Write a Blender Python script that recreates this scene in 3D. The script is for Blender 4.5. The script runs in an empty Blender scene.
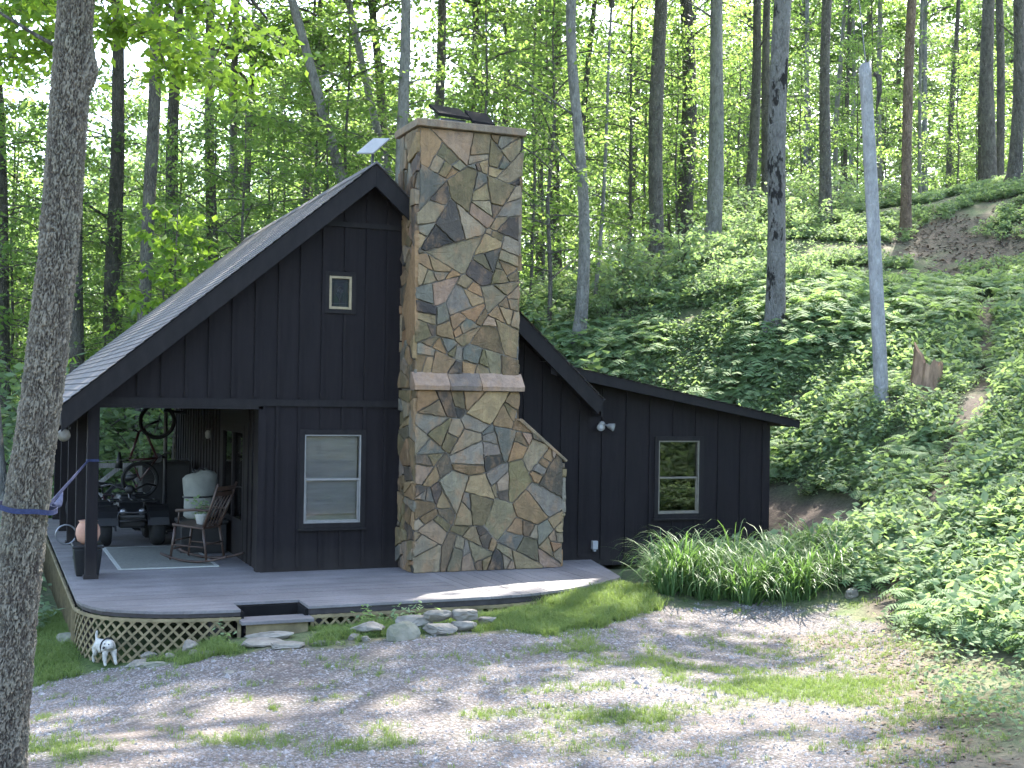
import bpy, math, random
import numpy as np
from mathutils import Vector, Matrix

rnd = random.Random(7)
rng = np.random.default_rng(11)
scn = bpy.context.scene
COL = scn.collection
R = math.radians

# ------------------------------------------------------------------ camera, sky, sun, exposure
PSI = R(22.7)                               # heading of the camera, from the house's depth axis towards its right
CS, SN = math.cos(PSI), math.sin(PSI)
def W(u, v):                                # metres right of / ahead of the camera -> world x, y
    return (u*CS + v*SN, -u*SN + v*CS)
cam_d = bpy.data.cameras.new('camera'); cam = bpy.data.objects.new('camera', cam_d); COL.objects.link(cam)
pit, rol = R(0.66), R(0.9)
F0 = Vector((SN, CS, 0)); R0 = Vector((CS, -SN, 0)); Z0 = Vector((0, 0, 1))
fw = F0*math.cos(pit) + Z0*math.sin(pit); up0 = -F0*math.sin(pit) + Z0*math.cos(pit)
rt = R0*math.cos(rol) + up0*math.sin(rol); up = up0*math.cos(rol) - R0*math.sin(rol)
M = Matrix((( rt.x, up.x, -fw.x, 0), (rt.y, up.y, -fw.y, 0), (rt.z, up.z, -fw.z, 2.4), (0, 0, 0, 1)))
cam.matrix_world = M
cam_d.sensor_width = 36; cam_d.lens = 36*1256/1024; cam_d.clip_start = .1; cam_d.clip_end = 2000
scn.camera = cam

SUN_AZ, SUN_EL = math.degrees(PSI) + 24, 50
world = bpy.data.worlds.new('World'); scn.world = world; world.use_nodes = True
wn = world.node_tree.nodes; wl = world.node_tree.links
bg = wn['Background']
sky = wn.new('ShaderNodeTexSky'); sky.sky_type = 'NISHITA'; sky.sun_disc = False
sky.sun_elevation = R(SUN_EL); sky.sun_rotation = R(SUN_AZ); sky.air_density = 1.0; sky.dust_density = 2.5; sky.ozone_density = 1.0
wl.new(sky.outputs[0], bg.inputs[0]); bg.inputs[1].default_value = 0.15
sl = bpy.data.lights.new('sun', 'SUN'); sl.energy = 3.3; sl.angle = R(.53); sl.color = (1, .94, .84)
so = bpy.data.objects.new('sun', sl); COL.objects.link(so)
sd = Vector((math.sin(R(SUN_AZ))*math.cos(R(SUN_EL)), math.cos(R(SUN_AZ))*math.cos(R(SUN_EL)), math.sin(R(SUN_EL))))
so.rotation_euler = sd.to_track_quat('Z', 'Y').to_euler()
scn.view_settings.view_transform = 'Standard'; scn.view_settings.look = 'None'
scn.view_settings.gamma = 1; scn.view_settings.use_curve_mapping = False
scn.view_settings.exposure = 3.0
scn.render.engine = 'CYCLES'
cy = scn.cycles
cy.max_bounces = 7; cy.diffuse_bounces = 5; cy.glossy_bounces = 3; cy.transmission_bounces = 6; cy.transparent_max_bounces = 6
cy.sample_clamp_indirect = 6; cy.caustics_reflective = False; cy.caustics_refractive = False
cy.use_denoising = True
try: cy.denoiser = 'OPENIMAGEDENOISE'; cy.denoising_input_passes = 'RGB_ALBEDO_NORMAL'
except Exception: pass

# ------------------------------------------------------------------ materials
def newmat(name):
    m = bpy.data.materials.new(name); m.use_nodes = True
    nt = m.node_tree; nt.nodes.clear()
    o = nt.nodes.new('ShaderNodeOutputMaterial')
    return m, nt.nodes, nt.links, o
def ramp(n, l, src, stops):
    r = n.new('ShaderNodeValToRGB'); e = r.color_ramp.elements
    while len(e) < len(stops): e.new(.5)
    for k, (p, c) in enumerate(stops):
        e[k].position = p; e[k].color = (*c, 1) if len(c) == 3 else c
    l.new(src, r.inputs[0]); return r.outputs[0]
def mixc(n, l, fac, a, b, mode='MIX'):
    x = n.new('ShaderNodeMix'); x.data_type = 'RGBA'; x.blend_type = mode
    for i, s in ((0, fac), (6, a), (7, b)):
        if hasattr(s, 'is_linked'): l.new(s, x.inputs[i])
        elif isinstance(s, (int, float)): x.inputs[i].default_value = s
        else: x.inputs[i].default_value = (*s, 1)
    return x.outputs[2]
def math_(n, l, op, a, b=0.0, c=None):
    x = n.new('ShaderNodeMath'); x.operation = op
    for i, s in enumerate((a, b, c)):
        if s is None: continue
        if hasattr(s, 'is_linked'): l.new(s, x.inputs[i])
        else: x.inputs[i].default_value = s
    return x.outputs[0]
def coords(n, l, scale=(1, 1, 1), kind='Object'):
    t = n.new('ShaderNodeTexCoord'); mp = n.new('ShaderNodeMapping'); mp.inputs['Scale'].default_value = scale
    l.new(t.outputs[kind], mp.inputs[0]); return mp.outputs[0]
def noise(n, l, vec, scale, detail=4, rough=.6):
    t = n.new('ShaderNodeTexNoise'); t.inputs['Scale'].default_value = scale; t.inputs['Detail'].default_value = detail
    t.inputs['Roughness'].default_value = rough; l.new(vec, t.inputs['Vector']); return t.outputs[0]
def voro(n, l, vec, scale, feature='F1', out='Distance', rand=1):
    t = n.new('ShaderNodeTexVoronoi'); t.feature = feature; t.inputs['Scale'].default_value = scale
    t.inputs['Randomness'].default_value = rand; l.new(vec, t.inputs['Vector']); return t.outputs[out]
def bump(n, l, h, strength=.4, dist=.02, prev=None):
    b = n.new('ShaderNodeBump'); b.inputs['Strength'].default_value = strength; b.inputs['Distance'].default_value = dist
    l.new(h, b.inputs['Height'])
    if prev is not None: l.new(prev, b.inputs['Normal'])
    return b.outputs[0]
def attr(n, name):
    a = n.new('ShaderNodeAttribute'); a.attribute_name = name; return a
def princ(n, l, o, col, rough=.7, spec=.4, metal=0., nrm=None):
    p = n.new('ShaderNodeBsdfPrincipled')
    if hasattr(col, 'is_linked'): l.new(col, p.inputs['Base Color'])
    else: p.inputs['Base Color'].default_value = (*col, 1)
    if hasattr(rough, 'is_linked'): l.new(rough, p.inputs['Roughness'])
    else: p.inputs['Roughness'].default_value = rough
    p.inputs['Specular IOR Level'].default_value = spec; p.inputs['Metallic'].default_value = metal
    if nrm is not None: l.new(nrm, p.inputs['Normal'])
    l.new(p.outputs[0], o.inputs[0]); return p
def simple(name, c1, c2=None, scale=6, rough=.7, spec=.4, stretch=(1, 1, 1), bs=.15, metal=0., bscale=None):
    m, n, l, o = newmat(name)
    v = coords(n, l, stretch)
    nz = noise(n, l, v, scale, 6)
    c2 = c2 or tuple(x*.7 for x in c1)
    col = ramp(n, l, nz, [(.32, c2), (.68, c1)])
    nz2 = noise(n, l, v, bscale or scale*6, 4)
    princ(n, l, o, col, rough, spec, metal, bump(n, l, nz2, bs, .01))
    return m
def leafmat(name, refl, refl2, trans, rough=.45, tw=.5):
    """leaf: diffuse + translucent, tint per leaf (attribute) and per plant"""
    m, n, l, o = newmat(name)
    a = attr(n, 'tint'); oi = n.new('ShaderNodeObjectInfo')
    t = math_(n, l, 'ADD', math_(n, l, 'MULTIPLY', a.outputs['Fac'], .7), math_(n, l, 'MULTIPLY', oi.outputs['Random'], .3))
    c = mixc(n, l, t, refl, refl2)
    tr = mixc(n, l, t, tuple(x*.75 for x in trans), tuple(min(1, x*1.2) for x in trans))
    p = n.new('ShaderNodeBsdfPrincipled'); l.new(c, p.inputs['Base Color']); p.inputs['Roughness'].default_value = rough
    p.inputs['Specular IOR Level'].default_value = .22
    tb = n.new('ShaderNodeBsdfTranslucent'); l.new(tr, tb.inputs[0])
    mx = n.new('ShaderNodeMixShader'); mx.inputs[0].default_value = tw
    l.new(p.outputs[0], mx.inputs[1]); l.new(tb.outputs[0], mx.inputs[2]); l.new(mx.outputs[0], o.inputs[0])
    return m
def barkmat(name, c1, c2, c3, sc=1., strength=.8, lichen=None):
    m, n, l, o = newmat(name)
    v = coords(n, l, (1, 1, .28))
    ww = noise(n, l, v, 5*sc, 3)
    vo = voro(n, l, v, 22*sc, 'DISTANCE_TO_EDGE')
    nz = noise(n, l, v, 30*sc, 6, .7); big = noise(n, l, coords(n, l, (1, 1, .5)), 2.2*sc, 4)
    col = ramp(n, l, nz, [(.3, c2), (.62, c1)])
    col = mixc(n, l, ramp(n, l, big, [(.42, (0, 0, 0)), (.62, (1, 1, 1))]), col, mixc(n, l, nz, c3, c1))
    pt = noise(n, l, coords(n, l, (1, 1, .4)), 7.5, 5, .75)
    col = mixc(n, l, ramp(n, l, pt, [(.38, (.75, .75, .75)), (.5, (0, 0, 0))]), col, c2)
    col = mixc(n, l, ramp(n, l, pt, [(.55, (0, 0, 0)), (.68, (.6, .6, .6))]), col, tuple(min(1, x*1.45) for x in c1))
    if lichen:
        bl = noise(n, l, coords(n, l, (1, 1, .45)), 3.4, 5, .65)
        col = mixc(n, l, ramp(n, l, bl, [(.53, (0, 0, 0)), (.58, (1, 1, 1))]), col, lichen)
    h = math_(n, l, 'ADD', math_(n, l, 'MULTIPLY', ramp(n, l, vo, [(0, (0, 0, 0)), (.25, (1, 1, 1))]), .7), nz)
    princ(n, l, o, col, .9, .2, 0, bump(n, l, h, min(1, strength*1.3), .05))
    return m

MT = {}
MT['bark_grey'] = barkmat('bark_grey', (.165, .15, .125), (.065, .058, .05), (.12, .12, .095))
MT['bark_dark'] = barkmat('bark_dark', (.13, .115, .095), (.05, .045, .04), (.09, .09, .07))
MT['bark_pale'] = barkmat('bark_pale', (.235, .225, .20), (.10, .095, .085), (.17, .175, .15), 1.2, .5)
MT['bark_brown'] = barkmat('bark_brown', (.24, .17, .12), (.10, .07, .05), (.17, .13, .10))
MT['bark_mottled'] = barkmat('bark_mottled', (.20, .19, .175), (.085, .08, .07), (.155, .155, .14), 1.1, .6, (.022, .02, .018))
MT['leaf'] = leafmat('leaf_understory', (.05, .105, .03), (.095, .15, .05), (.30, .46, .10))
MT['leaf_canopy'] = leafmat('leaf_canopy', (.04, .09, .02), (.075, .13, .03), (.24, .39, .075))
MT['leaf_near'] = leafmat('leaf_near', (.055, .12, .022), (.10, .17, .032), (.36, .56, .06))
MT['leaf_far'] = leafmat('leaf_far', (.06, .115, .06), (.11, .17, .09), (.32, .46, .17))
MT['herb'] = leafmat('leaf_herb', (.12, .178, .095), (.21, .275, .15), (.30, .44, .145), .75, .42)
MT['fern'] = leafmat('leaf_fern', (.13, .20, .095), (.21, .288, .145), (.31, .47, .135), .75, .4)
MT['grass'] = leafmat('leaf_grass', (.09, .14, .04), (.16, .21, .07), (.24, .34, .07), .6, .35)
MT['strap'] = leafmat('leaf_strap', (.05, .105, .035), (.10, .165, .06), (.15, .28, .055), .5, .32)
MT['litter'] = leafmat('leaf_litter', (.085, .06, .04), (.19, .14, .10), (.08, .05, .03), .8, .15)

def siding_mat():
    m, n, l, o = newmat('dark_stained_siding')
    v = coords(n, l, (7, 7, .5)); nz = noise(n, l, v, 3.5, 6); b = noise(n, l, coords(n, l), 1.3, 3)
    col = ramp(n, l, nz, [(.3, (.0052, .0039, .0043)), (.7, (.012, .0093, .0098))])
    col = mixc(n, l, math_(n, l, 'MULTIPLY', b, .35), col, (.017, .015, .0175))
    sx = n.new('ShaderNodeSeparateXYZ'); l.new(coords(n, l), sx.inputs[0]); dz_ = ramp(n, l, math_(n, l, 'ADD', sx.outputs[2], math_(n, l, 'MULTIPLY', noise(n, l, coords(n, l), 6, 5), .5)), [(.2, (.55, .55, .55)), (.62, (0, 0, 0))])
    col = mixc(n, l, dz_, col, (.035, .029, .025))          # mud splashed along the foot of the boards
    princ(n, l, o, col, .75, .16, 0, bump(n, l, nz, .5, .006)); return m
MT['siding'] = siding_mat()
MT['trim'] = simple('dark_brown_trim', (.015, .0125, .0125), (.008, .007, .007), 5, .7, .18, (3, 3, 1))
def shingle_mat():
    m, n, l, o = newmat('grey_shingles')
    t = n.new('ShaderNodeTexCoord'); br = n.new('ShaderNodeTexBrick')
    l.new(t.outputs['UV'], br.inputs['Vector'])
    br.inputs['Scale'].default_value = 1; br.inputs['Brick Width'].default_value = .3; br.inputs['Row Height'].default_value = .14
    br.inputs['Mortar Size'].default_value = .008; br.inputs['Color1'].default_value = (.17, .155, .157, 1); br.inputs['Color2'].default_value = (.11, .10, .103, 1)
    br.inputs['Mortar'].default_value = (.035, .033, .035, 1); br.inputs['Bias'].default_value = .1
    nz = noise(n, l, t.outputs['Object'], 1.2, 5); g = noise(n, l, t.outputs['Object'], 160, 2)
    col = mixc(n, l, .5, br.outputs[0], ramp(n, l, nz, [(.3, (.095, .085, .087)), (.7, (.19, .175, .172))]))
    col = mixc(n, l, .35, col, mixc(n, l, g, (.03, .03, .03), (.24, .228, .222)))
    princ(n, l, o, col, .85, .3, 0, bump(n, l, math_(n, l, 'SUBTRACT', 1, br.outputs['Fac']), .6, .012)); return m
MT['shingle'] = shingle_mat()
def deck_mat():
    m, n, l, o = newmat('weathered_deck_stain')
    a = attr(n, 'tint'); t = attr(n, 'grain')
    nz = noise(n, l, coords(n, l, (3, 3, 3)), 9, 6, .65); big = noise(n, l, coords(n, l), 1.1, 4)
    c = mixc(n, l, a.outputs['Fac'], (.118, .110, .109), (.175, .166, .164))
    c = mixc(n, l, ramp(n, l, nz, [(.35, (0, 0, 0)), (.75, (.65, .65, .65))]), c, (.27, .24, .235))
    c = mixc(n, l, ramp(n, l, big, [(.4, (.5, .5, .5)), (.6, (0, 0, 0))]), c, (.092, .084, .083))
    princ(n, l, o, c, .6, .4, 0, bump(n, l, nz, .25, .004)); return m
MT['deck'] = deck_mat()
MT['deck_dark'] = simple('dark_step_stain', (.05, .042, .042), (.025, .02, .02), 6, .6)
MT['lattice'] = simple('yellow_green_lattice_wood', (.27, .215, .12), (.12, .098, .055), 4, .8, .2, (1, 1, 1), .3)
def stone_mat(name, proud=True):
    m, n, l, o = newmat(name)
    a = attr(n, 'stone'); v = coords(n, l)
    nz = noise(n, l, v, 7, 8, .68); st = noise(n, l, coords(n, l, (9, 9, 1.2)), 2.5, 5, .6); fine = noise(n, l, v, 55, 5, .7)
    rust = noise(n, l, coords(n, l, (1.5, 1.5, .8)), 3.3, 6, .7)
    c = mixc(n, l, .8, mixc(n, l, 1., a.outputs['Color'], (.80, .73, .64), 'MULTIPLY'), ramp(n, l, nz, [(.25, (.50, .47, .45)), (.75, (1.25, 1.22, 1.15))]), 'MULTIPLY')
    c = mixc(n, l, .45, c, ramp(n, l, st, [(.3, (.6, .6, .62)), (.7, (1.25, 1.2, 1.1))]), 'MULTIPLY')
    c = mixc(n, l, ramp(n, l, rust, [(.50, (0, 0, 0)), (.66, (.65, .65, .65))]), c, (.28, .165, .085))
    h = math_(n, l, 'ADD', nz, math_(n, l, 'MULTIPLY', fine, .35))
    princ(n, l, o, c, .75, .35, 0, bump(n, l, h, .9, .03)); return m
MT['stone'] = stone_mat('fieldstone')
MT['mortar'] = simple('grey_mortar', (.19, .165, .135), (.12, .105, .085), 12, .9, .2, bs=.4)
MT['rock'] = simple('flat_rock', (.26, .235, .195), (.12, .11, .092), 5, .85, .25, (1, 1, 2.5), .6, bscale=18)
MT['rock_mossy'] = simple('mossy_rock', (.225, .215, .17), (.11, .115, .08), 4, .9, .2, (1, 1, 1), .6, bscale=20)
MT['white_metal'] = simple('white_enamel', (.22, .21, .195), (.165, .16, .148), 8, .4, .4, bs=.03)
MT['cream'] = simple('cream_frame_paint', (.17, .15, .115), (.11, .095, .075), 10, .55, .4, bs=.08)
MT['gold'] = simple('ochre_frame_paint', (.30, .24, .14), (.20, .16, .095), 10, .55, .4, bs=.08)
MT['grey_plastic'] = simple('pale_grey_plastic', (.30, .30, .30), (.25, .25, .25), 6, .5, .4, bs=.03)
MT['black_plastic'] = simple('black_plastic', (.014, .014, .015), (.008, .008, .009), 8, .45, .4, bs=.05)
MT['black_metal'] = simple('black_metal', (.02, .02, .022), (.01, .01, .012), 12, .35, .5, bs=.04)
MT['rubber'] = simple('tyre_rubber', (.012, .012, .012), (.02, .02, .02), 20, .8, .3, bs=.2)
MT['steel'] = simple('dull_steel', (.30, .30, .31), (.20, .20, .21), 12, .4, .5, metal=.8, bs=.05)
MT['canvas'] = simple('pale_canvas', (.25, .255, .23), (.18, .185, .165), 5, .9, .2, bs=.5, bscale=9)
MT['webbing'] = simple('navy_webbing', (.035, .045, .10), (.02, .025, .06), 60, .8, .2, bs=.3)
MT['blue_cloth'] = simple('blue_cloth', (.05, .065, .13), (.03, .04, .08), 6, .9, .2, bs=.5, bscale=10)
MT['chair_wood'] = simple('dark_chair_wood', (.075, .042, .028), (.035, .02, .014), 8, .45, .45, (1, 1, .3), .15)
MT['terracotta'] = simple('terracotta', (.52, .29, .20), (.38, .20, .14), 6, .85, .2, bs=.2)
MT['white_pot'] = simple('white_pot', (.68, .68, .64), (.56, .56, .53), 6, .5, .4, bs=.05)
MT['rug'] = simple('pale_rug', (.20, .20, .17), (.145, .145, .125), 25, .95, .1, bs=.5, bscale=120)
MT['rug_edge'] = simple('rug_border', (.42, .42, .38), (.34, .34, .30), 25, .95, .1, bs=.5, bscale=120)
MT['fur_white'] = simple('white_fur', (.55, .53, .48), (.38, .35, .30), 22, .95, .1, bs=.8, bscale=90)
MT['fur_cream'] = simple('cream_fur', (.44, .40, .34), (.33, .30, .25), 22, .95, .1, bs=.8, bscale=90)
MT['pole'] = barkmat('weathered_pole_wood', (.33, .325, .32), (.20, .195, .195), (.27, .265, .26), 1.3, .35)
MT['rot'] = simple('rotten_wood', (.36, .24, .16), (.12, .08, .055), 9, .95, .1, (1, 1, .3), .8, bscale=30)
MT['dark_void'] = simple('dark_interior', (.012, .011, .011), (.008, .008, .008), 3, .9, .1)
MT['curtain'] = simple('grey_blind', (.34, .335, .335), (.27, .265, .265), 2, .8, .2, (1, 1, 8), .2)
MT['red_paint'] = simple('dark_red_paint', (.03, .008, .008), (.06, .012, .012), 8, .35, .5, bs=.03)
def glassmat(name, tint, transp):
    m, n, l, o = newmat(name)
    lw = n.new('ShaderNodeFresnel'); lw.inputs[0].default_value = 1.55
    g = n.new('ShaderNodeBsdfGlossy'); g.inputs['Roughness'].default_value = .015; g.inputs[0].default_value = (.7, .72, .74, 1)
    t = n.new('ShaderNodeBsdfTransparent'); t.inputs[0].default_value = (*tint, 1)
    mx = n.new('ShaderNodeMixShader')
    f = math_(n, l, 'ADD', lw.outputs[0], 1-transp)
    wv = noise(n, l, coords(n, l), 2.5, 2); nb = bump(n, l, wv, .04, .02); l.new(nb, g.inputs['Normal'])
    l.new(f, mx.inputs[0]); l.new(t.outputs[0], mx.inputs[1]); l.new(g.outputs[0], mx.inputs[2]); l.new(mx.outputs[0], o.inputs[0]); return m
MT['glass'] = glassmat('window_glass', (.88, .88, .88), 1.0)
MT['glass_dark'] = glassmat('reflecting_window_glass', (.5, .52, .52), .95)
def stained_mat():
    m, n, l, o = newmat('leaded_coloured_glass')
    c = voro(n, l, coords(n, l), 9, 'F1', 'Color'); sep = n.new('ShaderNodeSeparateColor'); l.new(c, sep.inputs[0])
    col = ramp(n, l, sep.outputs[0], [(.1, (.006, .014, .010)), (.45, (.010, .016, .019)), (.7, (.018, .02, .015)), (.95, (.007, .008, .014))])
    princ(n, l, o, col, .3, .15); return m
MT['stained'] = stained_mat()

# ------------------------------------------------------------------ object helpers
def tag(o, label=None, cat=None, group=None, kind=None):
    if label: o['label'] = label
    if cat: o['category'] = cat
    if group: o['group'] = group
    if kind: o['kind'] = kind
    return o
def thing(name, label, cat, loc=(0, 0, 0), rz=0., group=None):
    o = bpy.data.objects.new(name, None); o.location = loc; o.rotation_euler = (0, 0, rz); o.empty_display_size = .2
    COL.objects.link(o); return tag(o, label, cat, group)
def np_mesh(name, verts, faces, mat, attrs=None, smooth=False):
    """verts (n,3); faces: (m,k) array or list of lists"""
    me = bpy.data.meshes.new(name)
    verts = np.asarray(verts, dtype=np.float32)
    if isinstance(faces, np.ndarray):
        m_, k = faces.shape; loops = faces.ravel().astype(np.int32)
        starts = np.arange(0, m_*k, k, dtype=np.int32)
    else:
        loops = np.concatenate([np.asarray(f_, dtype=np.int32) for f_ in faces]); cnt = np.array([len(f_) for f_ in faces])
        starts = np.r_[0, np.cumsum(cnt)[:-1]].astype(np.int32); m_ = len(faces)
    me.vertices.add(len(verts)); me.vertices.foreach_set('co', verts.ravel())
    me.loops.add(len(loops)); me.loops.foreach_set('vertex_index', loops)
    me.polygons.add(m_); me.polygons.foreach_set('loop_start', starts)
    me.polygons.foreach_set('use_smooth', np.full(m_, smooth, dtype=bool))
    for key, (dom, typ, arr) in (attrs or {}).items():
        a = me.attributes.new(key, typ, dom)
        a.data.foreach_set('color' if typ == 'FLOAT_COLOR' else 'value', np.asarray(arr, dtype=np.float32).ravel())
    me.materials.append(mat)
    me.update(calc_edges=True); me.validate()
    return me
def link(name, me, parent=None, loc=None):
    o = bpy.data.objects.new(name, me); COL.objects.link(o)
    if parent is not None: o.parent = parent
    if loc is not None: o.location = loc
    return o
class MB:
    """collects geometry in local coordinates; build() makes ONE mesh object"""
    def __init__(s): s.v = []; s.f = []; s.t = []
    def add(s, verts, faces, t=.5):
        b = len(s.v); s.v += [tuple(p) for p in verts]; s.f += [[i+b for i in q] for q in faces]; s.t += [t]*len(verts); return s
    def box(s, x0, x1, y0, y1, z0, z1, t=.5):
        return s.add([(x0, y0, z0), (x1, y0, z0), (x1, y1, z0), (x0, y1, z0), (x0, y0, z1), (x1, y0, z1), (x1, y1, z1), (x0, y1, z1)],
                     [(3, 2, 1, 0), (4, 5, 6, 7), (0, 1, 5, 4), (1, 2, 6, 5), (2, 3, 7, 6), (3, 0, 4, 7)], t)
    def prism(s, poly, fn0, fn1, t=.5):
        """poly of 2-D points, mapped by two functions to the two faces"""
        n = len(poly)
        return s.add([fn0(*p) for p in poly] + [fn1(*p) for p in poly],
                     [tuple(range(n)), tuple(range(2*n-1, n-1, -1))] + [(i, n+i, n+(i+1) % n, (i+1) % n) for i in range(n)], t)
    def prism_y(s, poly, y0, y1, t=.5): return s.prism(poly, lambda x, z: (x, y0, z), lambda x, z: (x, y1, z), t)
    def prism_z(s, poly, z0, z1, t=.5): return s.prism(poly, lambda x, y: (x, y, z1), lambda x, y: (x, y, z0), t)
    def tube(s, pts, rad, k=8, closed=False, t=.5, cap=True):
        pts = [Vector(p) for p in pts]; n = len(pts)
        rads = rad if isinstance(rad, (list, tuple)) else [rad]*n
        vs = []; ref = None
        for i, p in enumerate(pts):
            if closed: d = (pts[(i+1) % n] - pts[i-1])
            else: d = pts[min(i+1, n-1)] - pts[max(i-1, 0)]
            d.normalize()
            if ref is None: ref = d.orthogonal().normalized()
            ref = (ref - d*ref.dot(d)); ref = ref.normalized() if ref.length > 1e-6 else d.orthogonal().normalized()
            bn = d.cross(ref)
            for j in range(k):
                a = 2*math.pi*j/k; vs.append(p + (ref*math.cos(a) + bn*math.sin(a))*rads[i])
        fs = []
        for i in range(n if closed else n-1):
            for j in range(k):
                a, b = i*k+j, i*k+(j+1) % k; c, d_ = ((i+1) % n)*k+(j+1) % k, ((i+1) % n)*k+j
                fs.append((a, b, c, d_))
        if cap and not closed: fs += [tuple(range(k-1, -1, -1)), tuple(range((n-1)*k, n*k))]
        return s.add(vs, fs, t)
    def bar(s, a, b, w, h, t=.5):
        a, b = Vector(a), Vector(b); d = (b-a).normalized(); sd_ = d.cross(Vector((0, 0, 1)))
        sd_ = sd_.normalized() if sd_.length > .01 else Vector((1, 0, 0)); u_ = sd_.cross(d)
        vs = [p + sd_*(w/2*i) + u_*(h/2*j) for p in (a, b) for i, j in ((-1, -1), (1, -1), (1, 1), (-1, 1))]
        return s.add(vs, [(0, 1, 2, 3), (7, 6, 5, 4), (0, 4, 5, 1), (1, 5, 6, 2), (2, 6, 7, 3), (3, 7, 4, 0)], t)
    def lathe(s, prof, k=20, c=(0, 0, 0), axis='z', t=.5):
        vs = []; fs = []
        for r_, h in prof:
            for j in range(k):
                a = 2*math.pi*j/k; x, y = r_*math.cos(a), r_*math.sin(a)
                p = (x, y, h) if axis == 'z' else ((x, -h, y) if axis == 'y' else (h, x, y))
                vs.append((p[0]+c[0], p[1]+c[1], p[2]+c[2]))
        for i in range(len(prof)-1):
            for j in range(k): fs.append((i*k+j, i*k+(j+1) % k, (i+1)*k+(j+1) % k, (i+1)*k+j))
        fs += [tuple(range(k-1, -1, -1)), tuple(range((len(prof)-1)*k, len(prof)*k))]
        return s.add(vs, fs, t)
    def build(s, name, mat, parent=None, bevel=0., smooth=False, sub=0, off=(0, 0, 0)):
        v = np.array(s.v, dtype=float) - np.array(off)
        me = np_mesh(name, v, s.f, mat, {'tint': ('POINT', 'FLOAT', s.t)}, smooth)
        bm_fix(me)
        o = link(name, me, parent)
        if bevel:
            b = o.modifiers.new('bevel', 'BEVEL'); b.width = bevel; b.segments = 2; b.limit_method = 'ANGLE'
        if sub:
            q = o.modifiers.new('subsurf', 'SUBSURF'); q.levels = sub; q.render_levels = sub
        return o
import bmesh
def bm_fix(me):
    bm = bmesh.new(); bm.from_mesh(me); bmesh.ops.recalc_face_normals(bm, faces=bm.faces[:]); bm.to_mesh(me); bm.free()
def clip(poly, a, b, c):
    """keep a*x+b*y<=c of a convex polygon"""
    out = []
    for i in range(len(poly)):
        p, q = poly[i], poly[(i+1) % len(poly)]
        dp, dq = a*p[0]+b*p[1]-c, a*q[0]+b*q[1]-c
        if dp <= 0: out.append(p)
        if (dp < 0 < dq) or (dq < 0 < dp):
            t = dp/(dp-dq); out.append((p[0]+(q[0]-p[0])*t, p[1]+(q[1]-p[1])*t))
    return out

# ------------------------------------------------------------------ terrain heights (thin plate spline over surveyed points: right, ahead, height)
CP = np.array([(0.0, 0.0, 0.75), (-5.0, 0.0, 0.6), (5.0, 0.0, 1.0), (0.0, -10.0, 1.5), (-10.0, -10.0, 1.0), (10.0, -10.0, 2.6), (12.0, 2.0, 2.6), (-12.0, 5.0, -0.6), (-3.45, 8.6, -0.18), (0.04, 8.8, -0.18), (3.29, 8.0, 0.11), (-4.44, 13.9, -0.62), (-5.12, 13.5, -0.7), (-4.87, 14.5, -0.52), (-2.96, 13.9, -0.28), (-1.71, 13.6, -0.20), (-0.31, 13.8, -0.14), (-0.91, 13.0, -0.17), (1.4, 15.8, -0.08), (2.4, 15.8, -0.17), (3.96, 15.5, -0.17), (4.14, 14.0, -0.22), (0.81, 11.0, -0.13), (-2.75, 11.3, -0.35), (-3.49, 10.8, -0.41), (2.56, 11.0, -0.11), (4.13, 11.5, -0.11), (4.72, 11.5, 0.09), (4.49, 12.8, 0.01), (4.68, 21.0, 0.44), (5.4, 21.8, 0.9), (5.15, 25.0, 1.95), (4.04, 27.0, 2.69), (4.87, 18.0, 0.45), (4.29, 15.8, -0.09), (6.05, 19.5, 0.92), (7.0, 20.5, 1.67), (6.05, 15.5, 0.5), (7.76, 19.0, 1.74), (6.63, 22.5, 2.44), (7.56, 23.0, 2.67), (8.76, 23.5, 2.88), (5.64, 27.0, 3.9), (1.54, 30.0, 3.63), (10.9, 29.0, 4.85), (13.41, 33.0, 6.52), (9.26, 38.0, 7.83), (11.21, 36.0, 7.27), (15.47, 40.0, 9.3), (5.65, 36.0, 6.52), (4.2, 36.0, 6.07), (2.69, 39.0, 5.81), (0.87, 41.0, 5.63), (-12.36, 33.0, 0.72), (-10.92, 38.0, 0.97), (-7.58, 45.0, 2.23), (-6.8, 18.84, -0.65), (-8.82, 23.41, -0.7), (-3.49, 21.3, -0.45), (0.78, 21.46, -0.15), (4.05, 20.12, 0.0), (2.13, 24.2, 0.3), (1.19, 18.92, -0.08), (-8.04, 26.99, 0.1), (-4.5, 26.3, 0.4), (-1.15, 26.08, 0.9), (-4.96, 14.5, -0.53), (-7.48, 15.3, -0.9), (-8.17, 11.76, -1.0), (-13.34, 21.52, -0.8), (-0.44, 15.31, -0.22), (-2.79, 14.44, -0.34), (-25.0, 60.0, -3.0), (0.0, 60.0, 3.0), (12.0, 60.0, 8.2), (28.0, 60.0, 10.5), (-50.0, 120.0, -10.0), (0.0, 120.0, -2.0), (45.0, 120.0, 8.0), (16.0, 20.0, 7.5), (20.0, 32.0, 10.5), (9.0, 10.0, 1.9), (-25.0, 20.0, -2.5), (30.0, 5.0, 8.0), (-40.0, -10.0, -3.0), (35.0, -30.0, 8.0), (-30.0, -35.0, 0.0)])
def _U(r2): return np.where(r2 > 1e-12, r2*np.log(r2+1e-12), 0)
_n = len(CP); _q = CP[:, :2]/20; _K = _U(((_q[:, None]-_q[None])**2).sum(-1)) + .0004*np.eye(_n)
_P = np.c_[np.ones(_n), _q]; _A = np.zeros((_n+3, _n+3)); _A[:_n, :_n] = _K; _A[:_n, _n:] = _P; _A[_n:, :_n] = _P.T
_Wt = np.linalg.solve(_A, np.r_[CP[:, 2], 0, 0, 0])
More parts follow.
